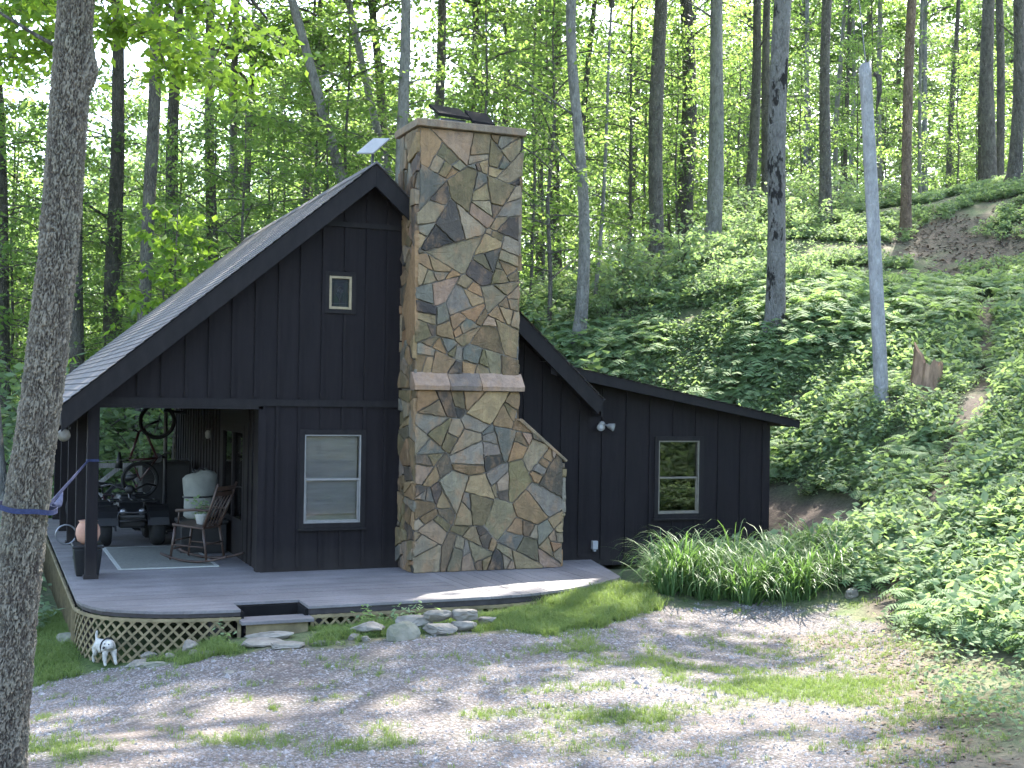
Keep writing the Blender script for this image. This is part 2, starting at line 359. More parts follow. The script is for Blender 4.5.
def HUV(u, v):
    u = np.asarray(u, float); v = np.asarray(v, float); sh = u.shape
    q = np.c_[u.ravel(), v.ravel()]/20; out = np.empty(len(q))
    for i in range(0, len(q), 20000):
        s_ = q[i:i+20000]; d2 = ((s_[:, None]-_q[None])**2).sum(-1)
        out[i:i+20000] = _U(d2)@_Wt[:-3] + _Wt[-3] + s_@_Wt[-2:]
    return out.reshape(sh)
def UV(x, y): return (x*CS - y*SN, x*SN + y*CS)
def H(x, y):
    u, v = UV(x, y); return float(HUV([u], [v])[0])
def inpoly(px, py, poly):
    px = np.asarray(px); py = np.asarray(py); r_ = np.zeros(px.shape, bool); n = len(poly)
    for i in range(n):
        (x0, y0), (x1, y1) = poly[i], poly[(i+1) % n]
        c = ((y0 > py) != (y1 > py)) & (px < (x1-x0)*(py-y0)/((y1-y0) if y1 != y0 else 1e-9)+x0); r_ ^= c
    return r_
def dist_line(u, v, pts):
    d = np.full(np.shape(u), 1e9)
    for (x0, y0), (x1, y1) in zip(pts[:-1], pts[1:]):
        L2 = (x1-x0)**2+(y1-y0)**2; t = np.clip(((u-x0)*(x1-x0)+(v-y0)*(y1-y0))/L2, 0, 1)
        d = np.minimum(d, np.hypot(u-x0-t*(x1-x0), v-y0-t*(y1-y0)))
    return d
def vnoise(u, v, s, seed=0):
    """cheap smooth value noise 0..1"""
    g = np.random.default_rng(seed).random((64, 64)); x = np.asarray(u)/s + 31.7; y = np.asarray(v)/s + 17.3
    i = np.floor(x).astype(int); j = np.floor(y).astype(int); fx = x-i; fy = y-j; fx = fx*fx*(3-2*fx); fy = fy*fy*(3-2*fy)
    G = lambda a, b: g[a % 64, b % 64]
    return (G(i, j)*(1-fx)+G(i+1, j)*fx)*(1-fy)+(G(i, j+1)*(1-fx)+G(i+1, j+1)*fx)*fy
GRAVEL = [(-9, 9.0), (-6.2, 12.2), (-5.01, 13.1), (-4.83, 13.55), (-4.4, 13.6), (-3.8, 13.4), (-2.85, 12.95), (-1.86, 13.15), (-0.93, 13.35), (-0.41, 13.55), (0.3, 13.9), (.75, 13.8), (1.0, 15.0), (1.5, 15.55), (2.27, 15.75), (3.21, 16.05), (3.99, 15.6), (4.24, 14.55), (4.15, 12.6), (3.75, 11.05), (3.2, 9.45), (2.6, 7.5), (2.5, 0), (2.5, -12), (-7, -12), (-7, 0)]
TRAIL = [(10.9, 29.0), (9.39, 24.95), (8.05, 21.6), (7.37, 20.4), (6.66, 19.5), (5.91, 17.9), (5.24, 16.65), (4.71, 15.55), (4.28, 14.0)]
def masks(u, v):
    x = u*CS+v*SN; y = -u*SN+v*CS
    w1 = vnoise(u, v, .5, 1)-.5; w2 = vnoise(u, v, .18, 2)-.5
    g = inpoly(u+w1*.5+w2*.2, v+w2*.5+w1*.4, GRAVEL).astype(float)
    gp = np.zeros(np.shape(u))                       # grass growing through the gravel
    for cu, cv, ru, rv, a in ((.46, 11.0, .6, .25, .4), (2.57, 11.1, .8, .75, 1.0), (3.35, 11.6, .5, .5, .9), (-2.07, 9.5, .45, .2, .5), (-.95, 9.5, .5, .25, .5), (1.16, 10.2, .8, .35, .6),
                           (.54, 12.9, .55, .45, .6), (1.3, 12.3, 1.0, .4, .5), (-3.2, 9.3, .5, .4, .6), (2.6, 9.6, .9, .4, .3), (-.1, 10.3, .4, .15, .35), (2.1, 12.0, .9, .35, .55), (-1.5, 11.0, .35, .12, .6)):
        gp = np.maximum(gp, a*np.exp(-((u-cu)/ru)**2-((v-cv)/rv)**2))
    gp = np.clip(gp*1.3 + (vnoise(u, v, .35, 3)-.62)*.9, 0, 1)
    lawn = inpoly(u+w1*.6+w2*.3, v+w2*.45+w1*.35, [(-9, 13), (-5, 13.2), (-4.4, 13.6), (-3.6, 13.5), (-2.9, 13.0), (-2.4, 13.6), (-1.8, 13.3), (-.5, 13.65), (.3, 13.9), (.75, 13.7), (1.2, 14.6), (1.9, 15.5), (2.0, 16.6), (1.0, 17.2), (-1, 14.3), (-4.3, 14.7), (-5.2, 17), (-9, 17)]).astype(float)
    lawn *= 1-np.exp(-((u+2.55)/.55)**2-((v-13.75)/.45)**2)*1.6
    lawn = np.clip(lawn, 0, 1)
    tr = np.exp(-(dist_line(u+w1*.35, v+w2*.35, TRAIL)/(.11+.0065*v))**2)
    dirt = inpoly(u+w1*3.2+w2*1.5, v+w1*3.0-w2*2, [(9.6, 34.9), (10.5, 37), (12.6, 37.5), (14.5, 36), (13.8, 32.5), (12.9, 30.5), (10.6, 30.2), (11.0, 33)]).astype(float)
    bank = np.exp(-(((x-12.25+w1*.3)/.75)**2)-(((y-18.3)/2.2)**2)); bank = np.clip(bank*2.6, 0, 1)
    side = np.clip(1-np.abs(u-3.3-(v-9)*.12-w1)/.9, 0, 1)*(v < 14.5)*(v > 4)
    return g, gp, lawn, np.clip(np.maximum.reduce([tr, dirt*.74, bank]), 0, 1), side

def dens(a, b, step): return np.arange(a, b, step)
us = np.r_[-150, -110, -80, -60, dens(-48, -16, 2), dens(-16, -8, .6), dens(-8, 8, .14), dens(8, 16, .5), dens(16, 50, 2), 60, 80, 110, 150]
vs = np.r_[-120, -80, -50, -30, dens(-20, 4, 1.6), dens(4, 22, .14), dens(22, 42, .4), dens(42, 80, 1.6), dens(80, 160, 8), 200, 260, 340]
GU, GV = np.meshgrid(us, vs, indexing='ij')
GZ = HUV(np.clip(GU, -60, 60), np.clip(GV, -45, 135))
g_, gp_, lawn_, dirt_, side_ = masks(GU, GV)
GZ += (vnoise(GU, GV, .7, 5)-.5)*.04*(1-g_*.6) + (vnoise(GU, GV, .23, 6)-.5)*.018
ruts = np.exp(-((GU+1.9+.0*GV)/.35)**2) + np.exp(-((GU-.1)/.35)**2)
GZ -= .02*ruts*g_
GX = GU*CS+GV*SN; GY = -GU*SN+GV*CS
under = (GX > 1.15) & (GX < 11.4) & (GY > 15.0) & (GY < 25.4)
GZ = np.where(under, np.minimum(GZ, -.18), GZ)
nu, nv = GU.shape
idx = np.arange(nu*nv).reshape(nu, nv)
fc = np.stack([idx[:-1, :-1], idx[1:, :-1], idx[1:, 1:], idx[:-1, 1:]], -1).reshape(-1, 4)
def ground_mat():
    m, n, l, o = newmat('forest_ground')
    v = coords(n, l)
    G = attr(n, 'gravel').outputs['Fac']; L = attr(n, 'lawn').outputs['Fac']; D = attr(n, 'dirt').outputs['Fac']; S = attr(n, 'side').outputs['Fac']
    nz = noise(n, l, v, 1.5, 6, .65); nf = noise(n, l, v, 22, 6, .7); sp = voro(n, l, v, 16, 'F1', 'Color')
    sps = n.new('ShaderNodeSeparateColor'); l.new(sp, sps.inputs[0])
    soil = ramp(n, l, nf, [(.3, (.045, .036, .025)), (.55, (.11, .09, .062)), (.75, (.19, .16, .118))])
    soil = mixc(n, l, ramp(n, l, sps.outputs[1], [(.72, (0, 0, 0)), (.8, (.7, .7, .7))]), soil, (.22, .16, .11))
    veg = ramp(n, l, nf, [(.3, (.04, .06, .024)), (.7, (.11, .155, .065))])
    base = mixc(n, l, ramp(n, l, nz, [(.4, (.35, .35, .35)), (.6, (.85, .85, .85))]), soil, veg)
    c1 = voro(n, l, v, 34, 'F1', 'Color'); s1 = n.new('ShaderNodeSeparateColor'); l.new(c1, s1.inputs[0])
    d1 = voro(n, l, v, 34); big = noise(n, l, v, .55, 5, .6)
    gr = ramp(n, l, s1.outputs[0], [(0, (.058, .055, .056)), (.35, (.11, .105, .106)), (.7, (.175, .165, .165)), (1, (.30, .285, .28))])
    gr = mixc(n, l, ramp(n, l, s1.outputs[2], [(.55, (0, 0, 0)), (.9, (.5, .5, .5))]), gr, (.20, .155, .14))
    gr = mixc(n, l, ramp(n, l, d1, [(.30, (0, 0, 0)), (.62, (.75, .75, .75))]), gr, (.085, .072, .062))
    gr = mixc(n, l, ramp(n, l, big, [(.45, (0, 0, 0)), (.68, (.6, .6, .6))]), gr, mixc(n, l, nf, (.11, .088, .074), (.20, .168, .148)))
    c = mixc(n, l, G, base, gr)
    c = mixc(n, l, L, c, ramp(n, l, nf, [(.3, (.035, .06, .014)), (.7, (.085, .125, .03))]))
    c = mixc(n, l, S, c, mixc(n, l, nf, (.055, .043, .032), (.17, .14, .112)))
    dc = ramp(n, l, nf, [(.3, (.045, .035, .029)), (.7, (.125, .098, .08))])
    c = mixc(n, l, D, c, dc)
    h = math_(n, l, 'ADD', math_(n, l, 'MULTIPLY', math_(n, l, 'SUBTRACT', 1, d1), G), math_(n, l, 'MULTIPLY', nf, .8))
    princ(n, l, o, c, .92, .2, 0, bump(n, l, h, .7, .03)); return m
MT['ground'] = ground_mat()
gm = np_mesh('ground', np.stack([GX, GY, GZ], -1).reshape(-1, 3), fc, MT['ground'],
             {'gravel': ('POINT', 'FLOAT', g_), 'lawn': ('POINT', 'FLOAT', np.clip(np.maximum(lawn_*.9, gp_*.75), 0, 1)), 'dirt': ('POINT', 'FLOAT', dirt_), 'side': ('POINT', 'FLOAT', side_*.8)}, True)
tag(link('ground', gm), 'gravel drive and wooded slope around the cabin', 'ground', None, 'structure')
from mathutils.bvhtree import BVHTree
_bvh = None
def gz(x, y):
    """height of the built ground under (x, y)"""
    global _bvh
    if _bvh is None: _bvh = BVHTree.FromPolygons([tuple(p) for p in np.stack([GX, GY, GZ], -1).reshape(-1, 3)], [tuple(q) for q in fc.tolist()])
    h = _bvh.ray_cast(Vector((x, y, 60)), Vector((0, 0, -1)))
    return h[0].z if h[0] else 0.
def interp_uv(u, v):
    """vectorised height of the built ground grid"""
    i = np.clip(np.searchsorted(us, u)-1, 0, nu-2); j = np.clip(np.searchsorted(vs, v)-1, 0, nv-2)
    fu = np.clip((u-us[i])/(us[i+1]-us[i]), 0, 1); fv = np.clip((v-vs[j])/(vs[j+1]-vs[j]), 0, 1)
    return (GZ[i, j]*(1-fu)+GZ[i+1, j]*fu)*(1-fv)+(GZ[i, j+1]*(1-fu)+GZ[i+1, j+1]*fu)*fv

# ------------------------------------------------------------------ the cabin
cabin = thing('cabin', 'dark brown board and batten cabin with a tall stone chimney and a lean-to wing', 'cabin', (0, 0, 0))
YF = 17.0
def roof_z(x):                               # underside line of the main gable at x
    return min(5.50 - (4.88-x)*.842, 5.50 - (x-4.88)*.905)
def wall_columns(mb, x0, x1, top, bot, y0, y1, holes):
    """a gabled wall in the xz plane with rectangular openings"""
    xs = sorted({x0, x1, 4.88 if x0 < 4.88 < x1 else x0} | {h[0] for h in holes} | {h[1] for h in holes})
    for a, b in zip(xs[:-1], xs[1:]):
        if b-a < 1e-6: continue
        hs = sorted([h for h in holes if h[0] <= a+1e-6 and h[1] >= b-1e-6], key=lambda h: h[2])
        z = bot
        for h in hs:
            mb.prism_y([(a, z), (b, z), (b, h[2]), (a, h[2])], y0, y1); z = h[3]
        mb.prism_y([(a, z), (b, z), (b, top(b)), (a, top(a))], y0, y1)
def battens(mb, x0, x1, zb, zt, y, holes, step=.305, w=.045, d=.022):
    k = math.ceil(x0/step)
    while k*step < x1:
        x = k*step + (rnd.random()-.5)*.012; k += 1
        segs = [(zb, min(zt(x-w/2), zt(x+w/2)))]
        for h in holes:
            if h[0]-.07 < x < h[1]+.07:
                segs = [q for s_ in segs for q in ((s_[0], min(s_[1], h[2]-.075)), (max(s_[0], h[3]+.075), s_[1])) if q[1]-q[0] > .03]
        for a, b in segs: mb.box(x-w/2, x+w/2, y-d, y+.001, a, b)
W1 = (4.04, 4.84, .64, 1.86); W2 = (4.345, 4.665, 3.60, 4.06); W3 = (9.575, 10.30, .655, 1.785)
# gable wall: lower part right of the porch, upper part over it all
b = MB()
wall_columns(b, 3.46, 8.36, lambda x: roof_z(x) if x > 4.88 else roof_z(x), -.02, YF, YF+.12, [W1, W2])
b.prism_y([(1.22, 2.33), (3.46, 2.33), (3.46, roof_z(3.46)), (1.22, roof_z(1.22))], YF+.002, YF+.118)
gw = b.build('gable_wall', MT['siding'], cabin)
b = MB()
battens(b, 3.5, 5.37, .05, lambda x: 2.25, YF, [W1])
battens(b, 1.4, 5.37, 2.36, lambda x: min(4.74, roof_z(x)-.02), YF, [W2])
battens(b, 3.9, 5.37, 4.83, lambda x: roof_z(x)-.02, YF, [])
battens(b, 7.6, 8.36, .05, lambda x: roof_z(x)-.02, YF, [])
battens(b, 7.0, 7.6, 1.7, lambda x: roof_z(x)-.02, YF, [])
b.box(3.40, 3.50, YF-.03, YF+.13, -.02, 2.24)
b.build('battens', MT['siding'], gw)
b = MB()
b.box(1.18, 5.37, YF-.034, YF-.001, 2.245, 2.335); b.build('trim_board', MT['trim'], gw)
b = MB(); b.box(3.98, 5.37, YF-.032, YF-.001, 4.745, 4.815); b.build('trim_board', MT['trim'], gw)
b = MB(); b.box(1.18, 3.46, YF-.03, YF+.16, 2.20, 2.244); b.build('trim_board', MT['trim'], gw)
# side wall of the house along the porch, its back wall and right walls
b = MB()
b.box(3.461, 3.58, YF+.121, 18.28, -.02, 2.6); b.box(3.461, 3.58, 20.14, 25.4, -.02, 2.6); b.box(3.461, 3.58, 18.28, 20.14, 1.95, 2.6)
k = YF+.3
while k < 25.4:
    if not 18.2 < k < 20.22: b.box(3.44, 3.463, k, k+.045, 0, 2.5)
    k += .305
b.build('porch_side_wall', MT['siding'], cabin)
b = MB(); b.prism_y([(3.59, 0), (8.36, 0), (8.36, roof_z(8.36)-.02), (4.88, 5.46), (3.59, roof_z(3.59)-.02)], 25.2, 25.3)
b.prism_y([(1.3, 2.5), (3.59, 2.5), (3.59, roof_z(3.59)-.02), (1.3, roof_z(1.3)-.02)], 25.2, 25.3)
b.box(8.26, 8.36, 17.13, 25.19, -.05, 2.2)
b.build('rear_wall', MT['siding'], cabin)
b = MB(); b.box(1.25, 3.6, 17.15, 25.2, 2.42, 2.46); b.build('porch_ceiling', MT['siding'], cabin)
b = MB(); b.box(3.62, 8.2, 17.14, 25.1, -.02, 0.02); b.box(3.7, 8.2, 19.6, 19.7, 0, 4.3); b.build('interior', MT['dark_void'], cabin)
# wing
def wz(x): return 2.80 - (x-8.1)*.2035
b = MB()
wall_columns(b, 8.361, 11.58, wz, -.1, YF+.003, YF+.12, [W3])
b.box(11.46, 11.58, YF+.121, 21.4, .0, 2.06); b.prism_y([(8.361, 0), (11.459, 0), (11.459, 2.08), (8.361, 2.6)], 21.3, 21.4)
ww = b.build('wing_wall', MT['siding'], cabin)
b = MB(); battens(b, 8.40, 11.5, .0, lambda x: wz(x)-.03, YF+.003, [W3], .41, .04); b.box(11.50, 11.60, YF-.022, YF+.13, .02, 2.03); b.build('battens', MT['siding'], ww)
b = MB(); b.box(8.40, 11.4, 19.2, 19.3, 0, 2.0); b.build('interior', MT['dark_void'], ww)

# roofs: shingle sheets with UVs in metres
def roof_sheet(name, a, b_, y0, y1, th, parent, mat):
    a = Vector((a[0], 0, a[1])); b_ = Vector((b_[0], 0, b_[1])); d = b_-a; L = d.length
    nrm = Vector((-d.z, 0, d.x)).normalized()
    if nrm.z < 0: nrm.negate()
    rows = max(1, round(L/.14)); vs = []; fs = []; uv = []
    for i in range(rows):                     # each course lifts at its lower edge
        p, q = a + d*(i/rows), a + d*((i+1)/rows)
        p2 = p + nrm*.012; q2 = q + nrm*.001
        base = len(vs)
        vs += [(p2.x, y0, p2.z), (p2.x, y1, p2.z), (q2.x, y1, q2.z), (q2.x, y0, q2.z), (p.x, y0, p.z-.004), (p.x, y1, p.z-.004)]
        fs += [(base, base+1, base+2, base+3), (base, base+4, base+5, base+1)]
    top = np_mesh(name, np.array(vs), fs, mat)
    ul = top.uv_layers.new(name='UVMap')
    for poly in top.polygons:
        for li in poly.loop_indices:
            co = top.vertices[top.loops[li].vertex_index].co
            ul.data[li].uv = (co.y, (Vector((co.x, 0, co.z))-a).dot(d)/L)
    o = link(name, top, parent)
    return o
RY0, RY1 = 16.63, 25.75
apex = (4.885, 5.60); eL = (.87, 2.235); eR = (8.44, 2.40)
roof = MB()
t_ = .16
roof.prism_y([(eL[0]+.03, eL[1]-.02), (apex[0], apex[1]-.03), (apex[0], apex[1]-.03-t_), (eL[0]+.03, eL[1]-.02-t_)], RY0+.035, RY1-.035)
roof.prism_y([(apex[0]+.001, apex[1]-.03), (eR[0]-.03, eR[1]-.02), (eR[0]-.03, eR[1]-.02-t_), (apex[0]+.001, apex[1]-.03-t_)], RY0+.035, RY1-.035)
rf = roof.build('roof', MT['trim'], cabin)
roof_sheet('shingles', eL, apex, RY0-.03, RY1+.03, .02, rf, MT['shingle'])
roof_sheet('shingles', eR, apex, RY0-.03, RY1+.03, .02, rf, MT['shingle'])
b = MB(); b.prism_y([(apex[0]-.16, apex[1]-.115), (apex[0], apex[1]+.035), (apex[0]+.16, apex[1]-.12), (apex[0], apex[1]+.0)], RY0-.03, RY1+.03); b.build('ridge_cap', MT['shingle'], rf)
for x0, z0, x1, z1 in ((eL[0], eL[1]-.01, apex[0], apex[1]-.012), (apex[0]+.0005, apex[1]-.012, eR[0], eR[1]-.012)):
    b = MB(); h0 = .34
    b.prism_y([(x0, z0), (x1, z1), (x1, z1-.30), (x0, z0-h0+.01)] if x0 < 3 else [(x0, z0), (x1, z1), (x1-.09, z1-.20), (x0, z0-.30)], RY0, RY0+.034); b.build('rake_board', MT['trim'], rf, .004)
    b = MB(); b.prism_y([(x0, z0), (x1, z1), (x1, z1-.24), (x0, z0-.24)], RY1-.034, RY1); b.build('rake_board', MT['trim'], rf)
b = MB(); b.box(eL[0]-.005, eL[0]+.028, RY0+.036, RY1-.036, eL[1]-.26, eL[1]-.012); b.build('fascia', MT['trim'], rf)
b = MB(); b.box(eR[0]-.03, eR[0]+.002, RY0+.036, RY1-.036, eR[1]-.25, eR[1]-.02); b.build('fascia', MT['trim'], rf)
# rafter tails under the left eave
for k in range(14):
    y = 17.3 + k*.61
    b = MB(); b.prism_y([(.90, 2.10), (1.5, 2.58), (1.5, 2.44), (.90, 1.97)], y, y+.045); b.build('rafter_tail', MT['trim'], rf)
wr = MB(); wa, wb = (7.55, 2.955), (11.965, 2.115)
wr.prism_y([(8.45, 2.955-.19*.9-.01), (wb[0], wb[1]-.005), (wb[0]-.02, wb[1]-.10), (8.45, 2.955-.19*.9-.12)], RY0+.10, 21.75)
wro = wr.build('wing_roof', MT['trim'], cabin)
roof_sheet('shingles', (wb[0]+.02, wb[1]), wa, RY0+.04, 21.8, .02, wro, MT['shingle'])
b = MB(); b.prism_y([(7.6, 2.94), (wb[0]+.01, wb[1]-.008), (wb[0]-.005, wb[1]-.115), (7.6, 2.94-.17)], RY0+.066, RY0+.099); b.build('rake_board', MT['trim'], wro)

# windows
def sash_window(name, wn_, fm, gl, behind, parent, y=YF, deep=.09, fw_=.045):
    x0, x1, z0, z1 = wn_; w = MB()
    for a in ((x0, x0+fw_, z0, z1), (x1-fw_, x1, z0, z1), (x0+fw_, x1-fw_, z1-fw_, z1), (x0+fw_, x1-fw_, z0, z0+fw_)):
        w.box(a[0], a[1], y-.018, y+deep, a[2], a[3])
    f_ = w.build(name, fm, parent, .004)
    zm = (z0+z1)/2 - .01; g_w = .022
    s = MB(); s.box(x0+fw_, x1-fw_, y+.0, y+.05, zm-.014, zm+.014)
    for a in (x0+fw_, x1-fw_-g_w): s.box(a, a+g_w, y+.012, y+.04, z0+fw_, zm-.02); 
    s.box(x0+fw_+g_w, x1-fw_-g_w, y+.012, y+.04, z0+fw_, z0+fw_+g_w)
    s.build('sash', fm, f_, .003)
    g = MB(); g.box(x0+fw_, x1-fw_, y+.024, y+.028, z0+fw_, zm-.021); g.box(x0+fw_, x1-fw_, y+.034, y+.038, zm+.021, z1-fw_); g.build('pane', gl, f_)
    if behind:
        c = MB()
        n_ = 40
        xs = [x0+.03+(x1-x0-.06)*i/n_ for i in range(n_+1)]
        c.add([(x, y+.085+.004*math.sin(i*1.9)*0, z) for i, x in enumerate(xs) for z in (z0+.03, z1-.03)], [(2*i, 2*i+2, 2*i+3, 2*i+1) for i in range(n_)])
        c.build('blind', MT['curtain'], f_)
        c = MB(); c.box(x0+.05, x1-.05, y+.06, y+.08, z0+.10, z0+.125); c.build('blind_rail', MT['white_metal'], f_)
    t = MB()
    e = .07
    for a in ((x0-e, x0-.001, z0-e, z1+e), (x1+.001, x1+e, z0-e, z1+e), (x0, x1, z1+.001, z1+e), (x0, x1, z0-e, z0-.001)):
        t.box(a[0], a[1], y-.026, y+.02, a[2], a[3])
    t.build('casing', MT['trim'], f_, .003)
    t = MB(); t.box(x0-e-.02, x1+e+.02, y-.055, y-.001, z0-e-.03, z0-e-.001); t.build('sill', MT['trim'], f_, .003)
    return f_
o = sash_window('sash_window', W1, MT['white_metal'], MT['glass'], True, cabin, fw_=.02); o['label'] = 'white framed sash window with a pale blind drawn down'
o = sash_window('sash_window', W3, MT['cream'], MT['glass_dark'], False, cabin, YF+.003, fw_=.02); o['label'] = 'cream framed sash window reflecting the trees'
x0, x1, z0, z1 = W2; b = MB()
for a in ((x0, x0+.035, z0, z1), (x1-.035, x1, z0, z1), (x0+.035, x1-.035, z1-.035, z1), (x0+.035, x1-.035, z0, z0+.035)): b.box(a[0], a[1], YF-.02, YF+.08, a[2], a[3])
sg = b.build('stained_glass_window', MT['gold'], cabin, .004); sg['label'] = 'small cream framed leaded glass window high in the gable'
b = MB(); b.box(x0+.035, x1-.035, YF+.02, YF+.026, z0+.035, z1-.035); b.build('pane', MT['stained'], sg)
b = MB(); cx, cz = (x0+x1)/2, (z0+z1)/2; y = YF+.014
for p, q in (((x0+.075, z0+.035), (x0+.075, z1-.035)), ((x1-.075, z0+.035), (x1-.075, z1-.035)), ((x0+.035, z0+.08), (x1-.035, z0+.08)), ((x0+.035, z1-.08), (x1-.035, z1-.08)), ((cx, z0+.04), (cx, cz+.05))):
    b.tube([(p[0], y, p[1]), (q[0], y, q[1])], .004, 5)
for k in range(5):
    a = 2*math.pi*k/5+math.pi/2; pts = [(cx+.022*math.cos(a)+.024*math.cos(a+t*math.pi/4)*(1), y, cz+.04+.026*math.sin(a)+.024*math.sin(a+t*math.pi/4)) for t in range(8)]
    b.tube(pts, .004, 5, True)
b.tube([(cx, y, cz-.10), (cx-.03, y, cz-.06), (cx-.055, y, cz-.01)], .004, 5); b.tube([(cx, y, cz-.13), (cx+.03, y, cz-.09), (cx+.05, y, cz-.03)], .004, 5)
b.build('leading', MT['black_metal'], sg)
b = MB(); e = .06
for a in ((x0-e, x0-.001, z0-e, z1+e), (x1+.001, x1+e, z0-e, z1+e), (x0, x1, z1+.001, z1+e), (x0, x1, z0-e, z0-.001)): b.box(a[0], a[1], YF-.026, YF-.0, a[2], a[3])
b.build('casing', MT['trim'], sg, .003)
# porch door in the side wall (faces the porch)
b = MB(); xd = 3.455
for y0, y1, z0, z1 in ((18.28, 18.40, 0, 1.95), (20.02, 20.14, 0, 1.95), (18.40, 20.02, 1.83, 1.95), (19.16, 19.26, 0, 1.83), (18.40, 20.02, 0, .55)): b.box(xd, xd+.07, y0, y1, z0, z1)
dr = b.build('porch_door', MT['siding'], cabin, .004)
b = MB(); b.box(xd+.03, xd+.036, 18.40, 19.16, .55, 1.83); b.box(xd+.03, xd+.036, 19.26, 20.02, .55, 1.83); b.build('glass_panel', MT['glass'], dr)
b = MB(); b.box(xd+.06, xd+.066, 18.35, 20.07, .5, 1.9); b.build('door_curtain', MT['curtain'], dr)
b = MB(); b.tube([(xd-.05, 19.13, 1.0), (xd-.05, 19.02, 1.0)], .012); b.tube([(xd-.05, 19.12, 1.0), (xd+.01, 19.12, 1.0)], .01); b.build('handle', MT['steel'], dr)
# porch posts and beam
def post(x, y, w, z1=2.30):
    b = MB(); b.box(x-w/2, x+w/2, y-w/2, y+w/2, 0.0, z1); b.box(x-w/2-.02, x+w/2+.02, y-w/2-.02, y+w/2+.02, 0.0, .05)
    b.build('porch_post', MT['siding'], cabin, .006)
for y in (17.02, 19.0, 20.95, 23.0, 25.1): post(1.28, y, .145)
b = MB(); b.box(1.20, 1.36, 17.12, 25.2, 2.16, 2.40); b.build('porch_beam', MT['siding'], cabin)
b = MB(); b.box(1.36, 3.46, 25.05, 25.2, 2.16, 2.42); b.build('porch_beam', MT['siding'], cabin)
# braced rail across the back of the porch
b = MB(); b.bar((1.36, 25.1, 1.0), (3.45, 25.1, 1.0), .05, .09); b.bar((1.36, 25.1, .1), (3.45, 25.1, .1), .05, .09)
b.bar((1.36, 25.12, .12), (2.4, 25.12, .98), .04, .08); b.bar((1.36, 25.16, .98), (2.4, 25.16, .12), .04, .08); b.bar((2.4, 25.12, .12), (3.44, 25.12, .98), .04, .08); b.bar((2.4, 25.16, .98), (3.44, 25.16, .12), .04, .08)
b.build('porch_rail', MT['pole'], cabin)

# ---- stone chimney: every stone a bevelled block on a mortar core
PAL = [(.055, .053, .053), (.085, .078, .072), (.12, .105, .085), (.17, .135, .09), (.15, .16, .15), (.20, .20, .18), (.24, .175, .105), (.33, .215, .125), (.33, .265, .165), (.28, .21, .125), (.185, .135, .08), (.20, .175, .105), (.165, .145, .085), (.25, .215, .135), (.15, .14, .095), (.22, .205, .14), (.31, .235, .185), (.24, .22, .18), (.26, .235, .17), (.10, .085, .075), (.24, .23, .21), (.30, .265, .205)]
chv, chf, chc = [], [], []
def power_cells(poly, n, seed, aspect=1.0):
    r_ = random.Random(seed)
    xs = [p[0] for p in poly]; ys = [p[1] for p in poly]
    pts = []
    tries = 0
    while len(pts) < n and tries < 20000:
        tries += 1
        p = (r_.uniform(min(xs), max(xs)), r_.uniform(min(ys), max(ys)))
        if not inpoly([p[0]], [p[1]], poly)[0]: continue
        kind_ = r_.random(); rr = r_.uniform(.20, .30) if kind_ < .38 else (r_.uniform(.14, .2) if kind_ < .8 else r_.uniform(.05, .09))
        if tries > 3000: rr *= .6
        if all((p[0]-q[0])**2+((p[1]-q[1])*aspect)**2 > ((rr+q[2])*.72)**2 for q in pts): pts.append((p[0], p[1], rr))
    cells = []
    for p in pts:
        c = list(poly)
        for q in pts:
            if q is p or (q[0]-p[0])**2+(q[1]-p[1])**2 > 1.6: continue
            a, b_ = q[0]-p[0], (q[1]-p[1])*aspect**2
            cc = ((q[0]**2+(q[1]*aspect)**2-q[2]**2)-(p[0]**2+(p[1]*aspect)**2-p[2]**2))/2
            c = clip(c, a, b_, cc)
            if len(c) < 3: break
        if len(c) >= 3: cells.append(c)
    return cells
def parea(c): return abs(sum(c[i][0]*c[(i+1) % len(c)][1]-c[(i+1) % len(c)][0]*c[i][1] for i in range(len(c))))/2
def flag_cells(poly, n, seed, aspect=1.0):
    r_ = random.Random(seed+7); out = []; stack = power_cells(poly, max(3, int(n*.26)), seed, aspect)
    while stack:
        c = stack.pop()
        if len(c) < 3: continue
        A = parea(c); goal = r_.choice((.028, .045, .065, .095, .13, .18))
        if A < goal: out.append(c); continue
        mx = sum(p[0] for p in c)/len(c); my = sum(p[1] for p in c)/len(c)
        far = max(c, key=lambda p: (p[0]-mx)**2+(p[1]-my)**2); a = math.atan2(far[1]-my, far[0]-mx)+math.pi/2+r_.uniform(-.55, .55)
        w_, h_ = max(p[0] for p in c)-min(p[0] for p in c), max(p[1] for p in c)-min(p[1] for p in c)
        px_, py_ = mx+r_.uniform(-.16, .16)*w_, my+r_.uniform(-.16, .16)*h_; nx, ny = -math.sin(a), math.cos(a); k = nx*px_+ny*py_
        p, q = clip(c, nx, ny, k), clip(c, -nx, -ny, -k)
        def compact(z):
            per = sum(math.hypot(z[i][0]-z[i-1][0], z[i][1]-z[i-1][1]) for i in range(len(z))); return parea(z)/(per*per+1e-9) if len(z) > 3 else .6*parea(z)/(per*per+1e-9)
        tries = 0
        while (len(p) < 3 or len(q) < 3 or min(compact(p), compact(q)) < .042) and tries < 25:
            tries += 1; a2 = a+r_.uniform(-.9, .9); px_, py_ = mx+r_.uniform(-.2, .2)*w_, my+r_.uniform(-.2, .2)*h_; nx, ny = -math.sin(a2), math.cos(a2); k = nx*px_+ny*py_
            p, q = clip(c, nx, ny, k), clip(c, -nx, -ny, -k)
        if tries >= 25 or len(p) < 3 or len(q) < 3 or min(parea(p), parea(q)) < .006: out.append(c)
        else: stack += [p, q]
    return out
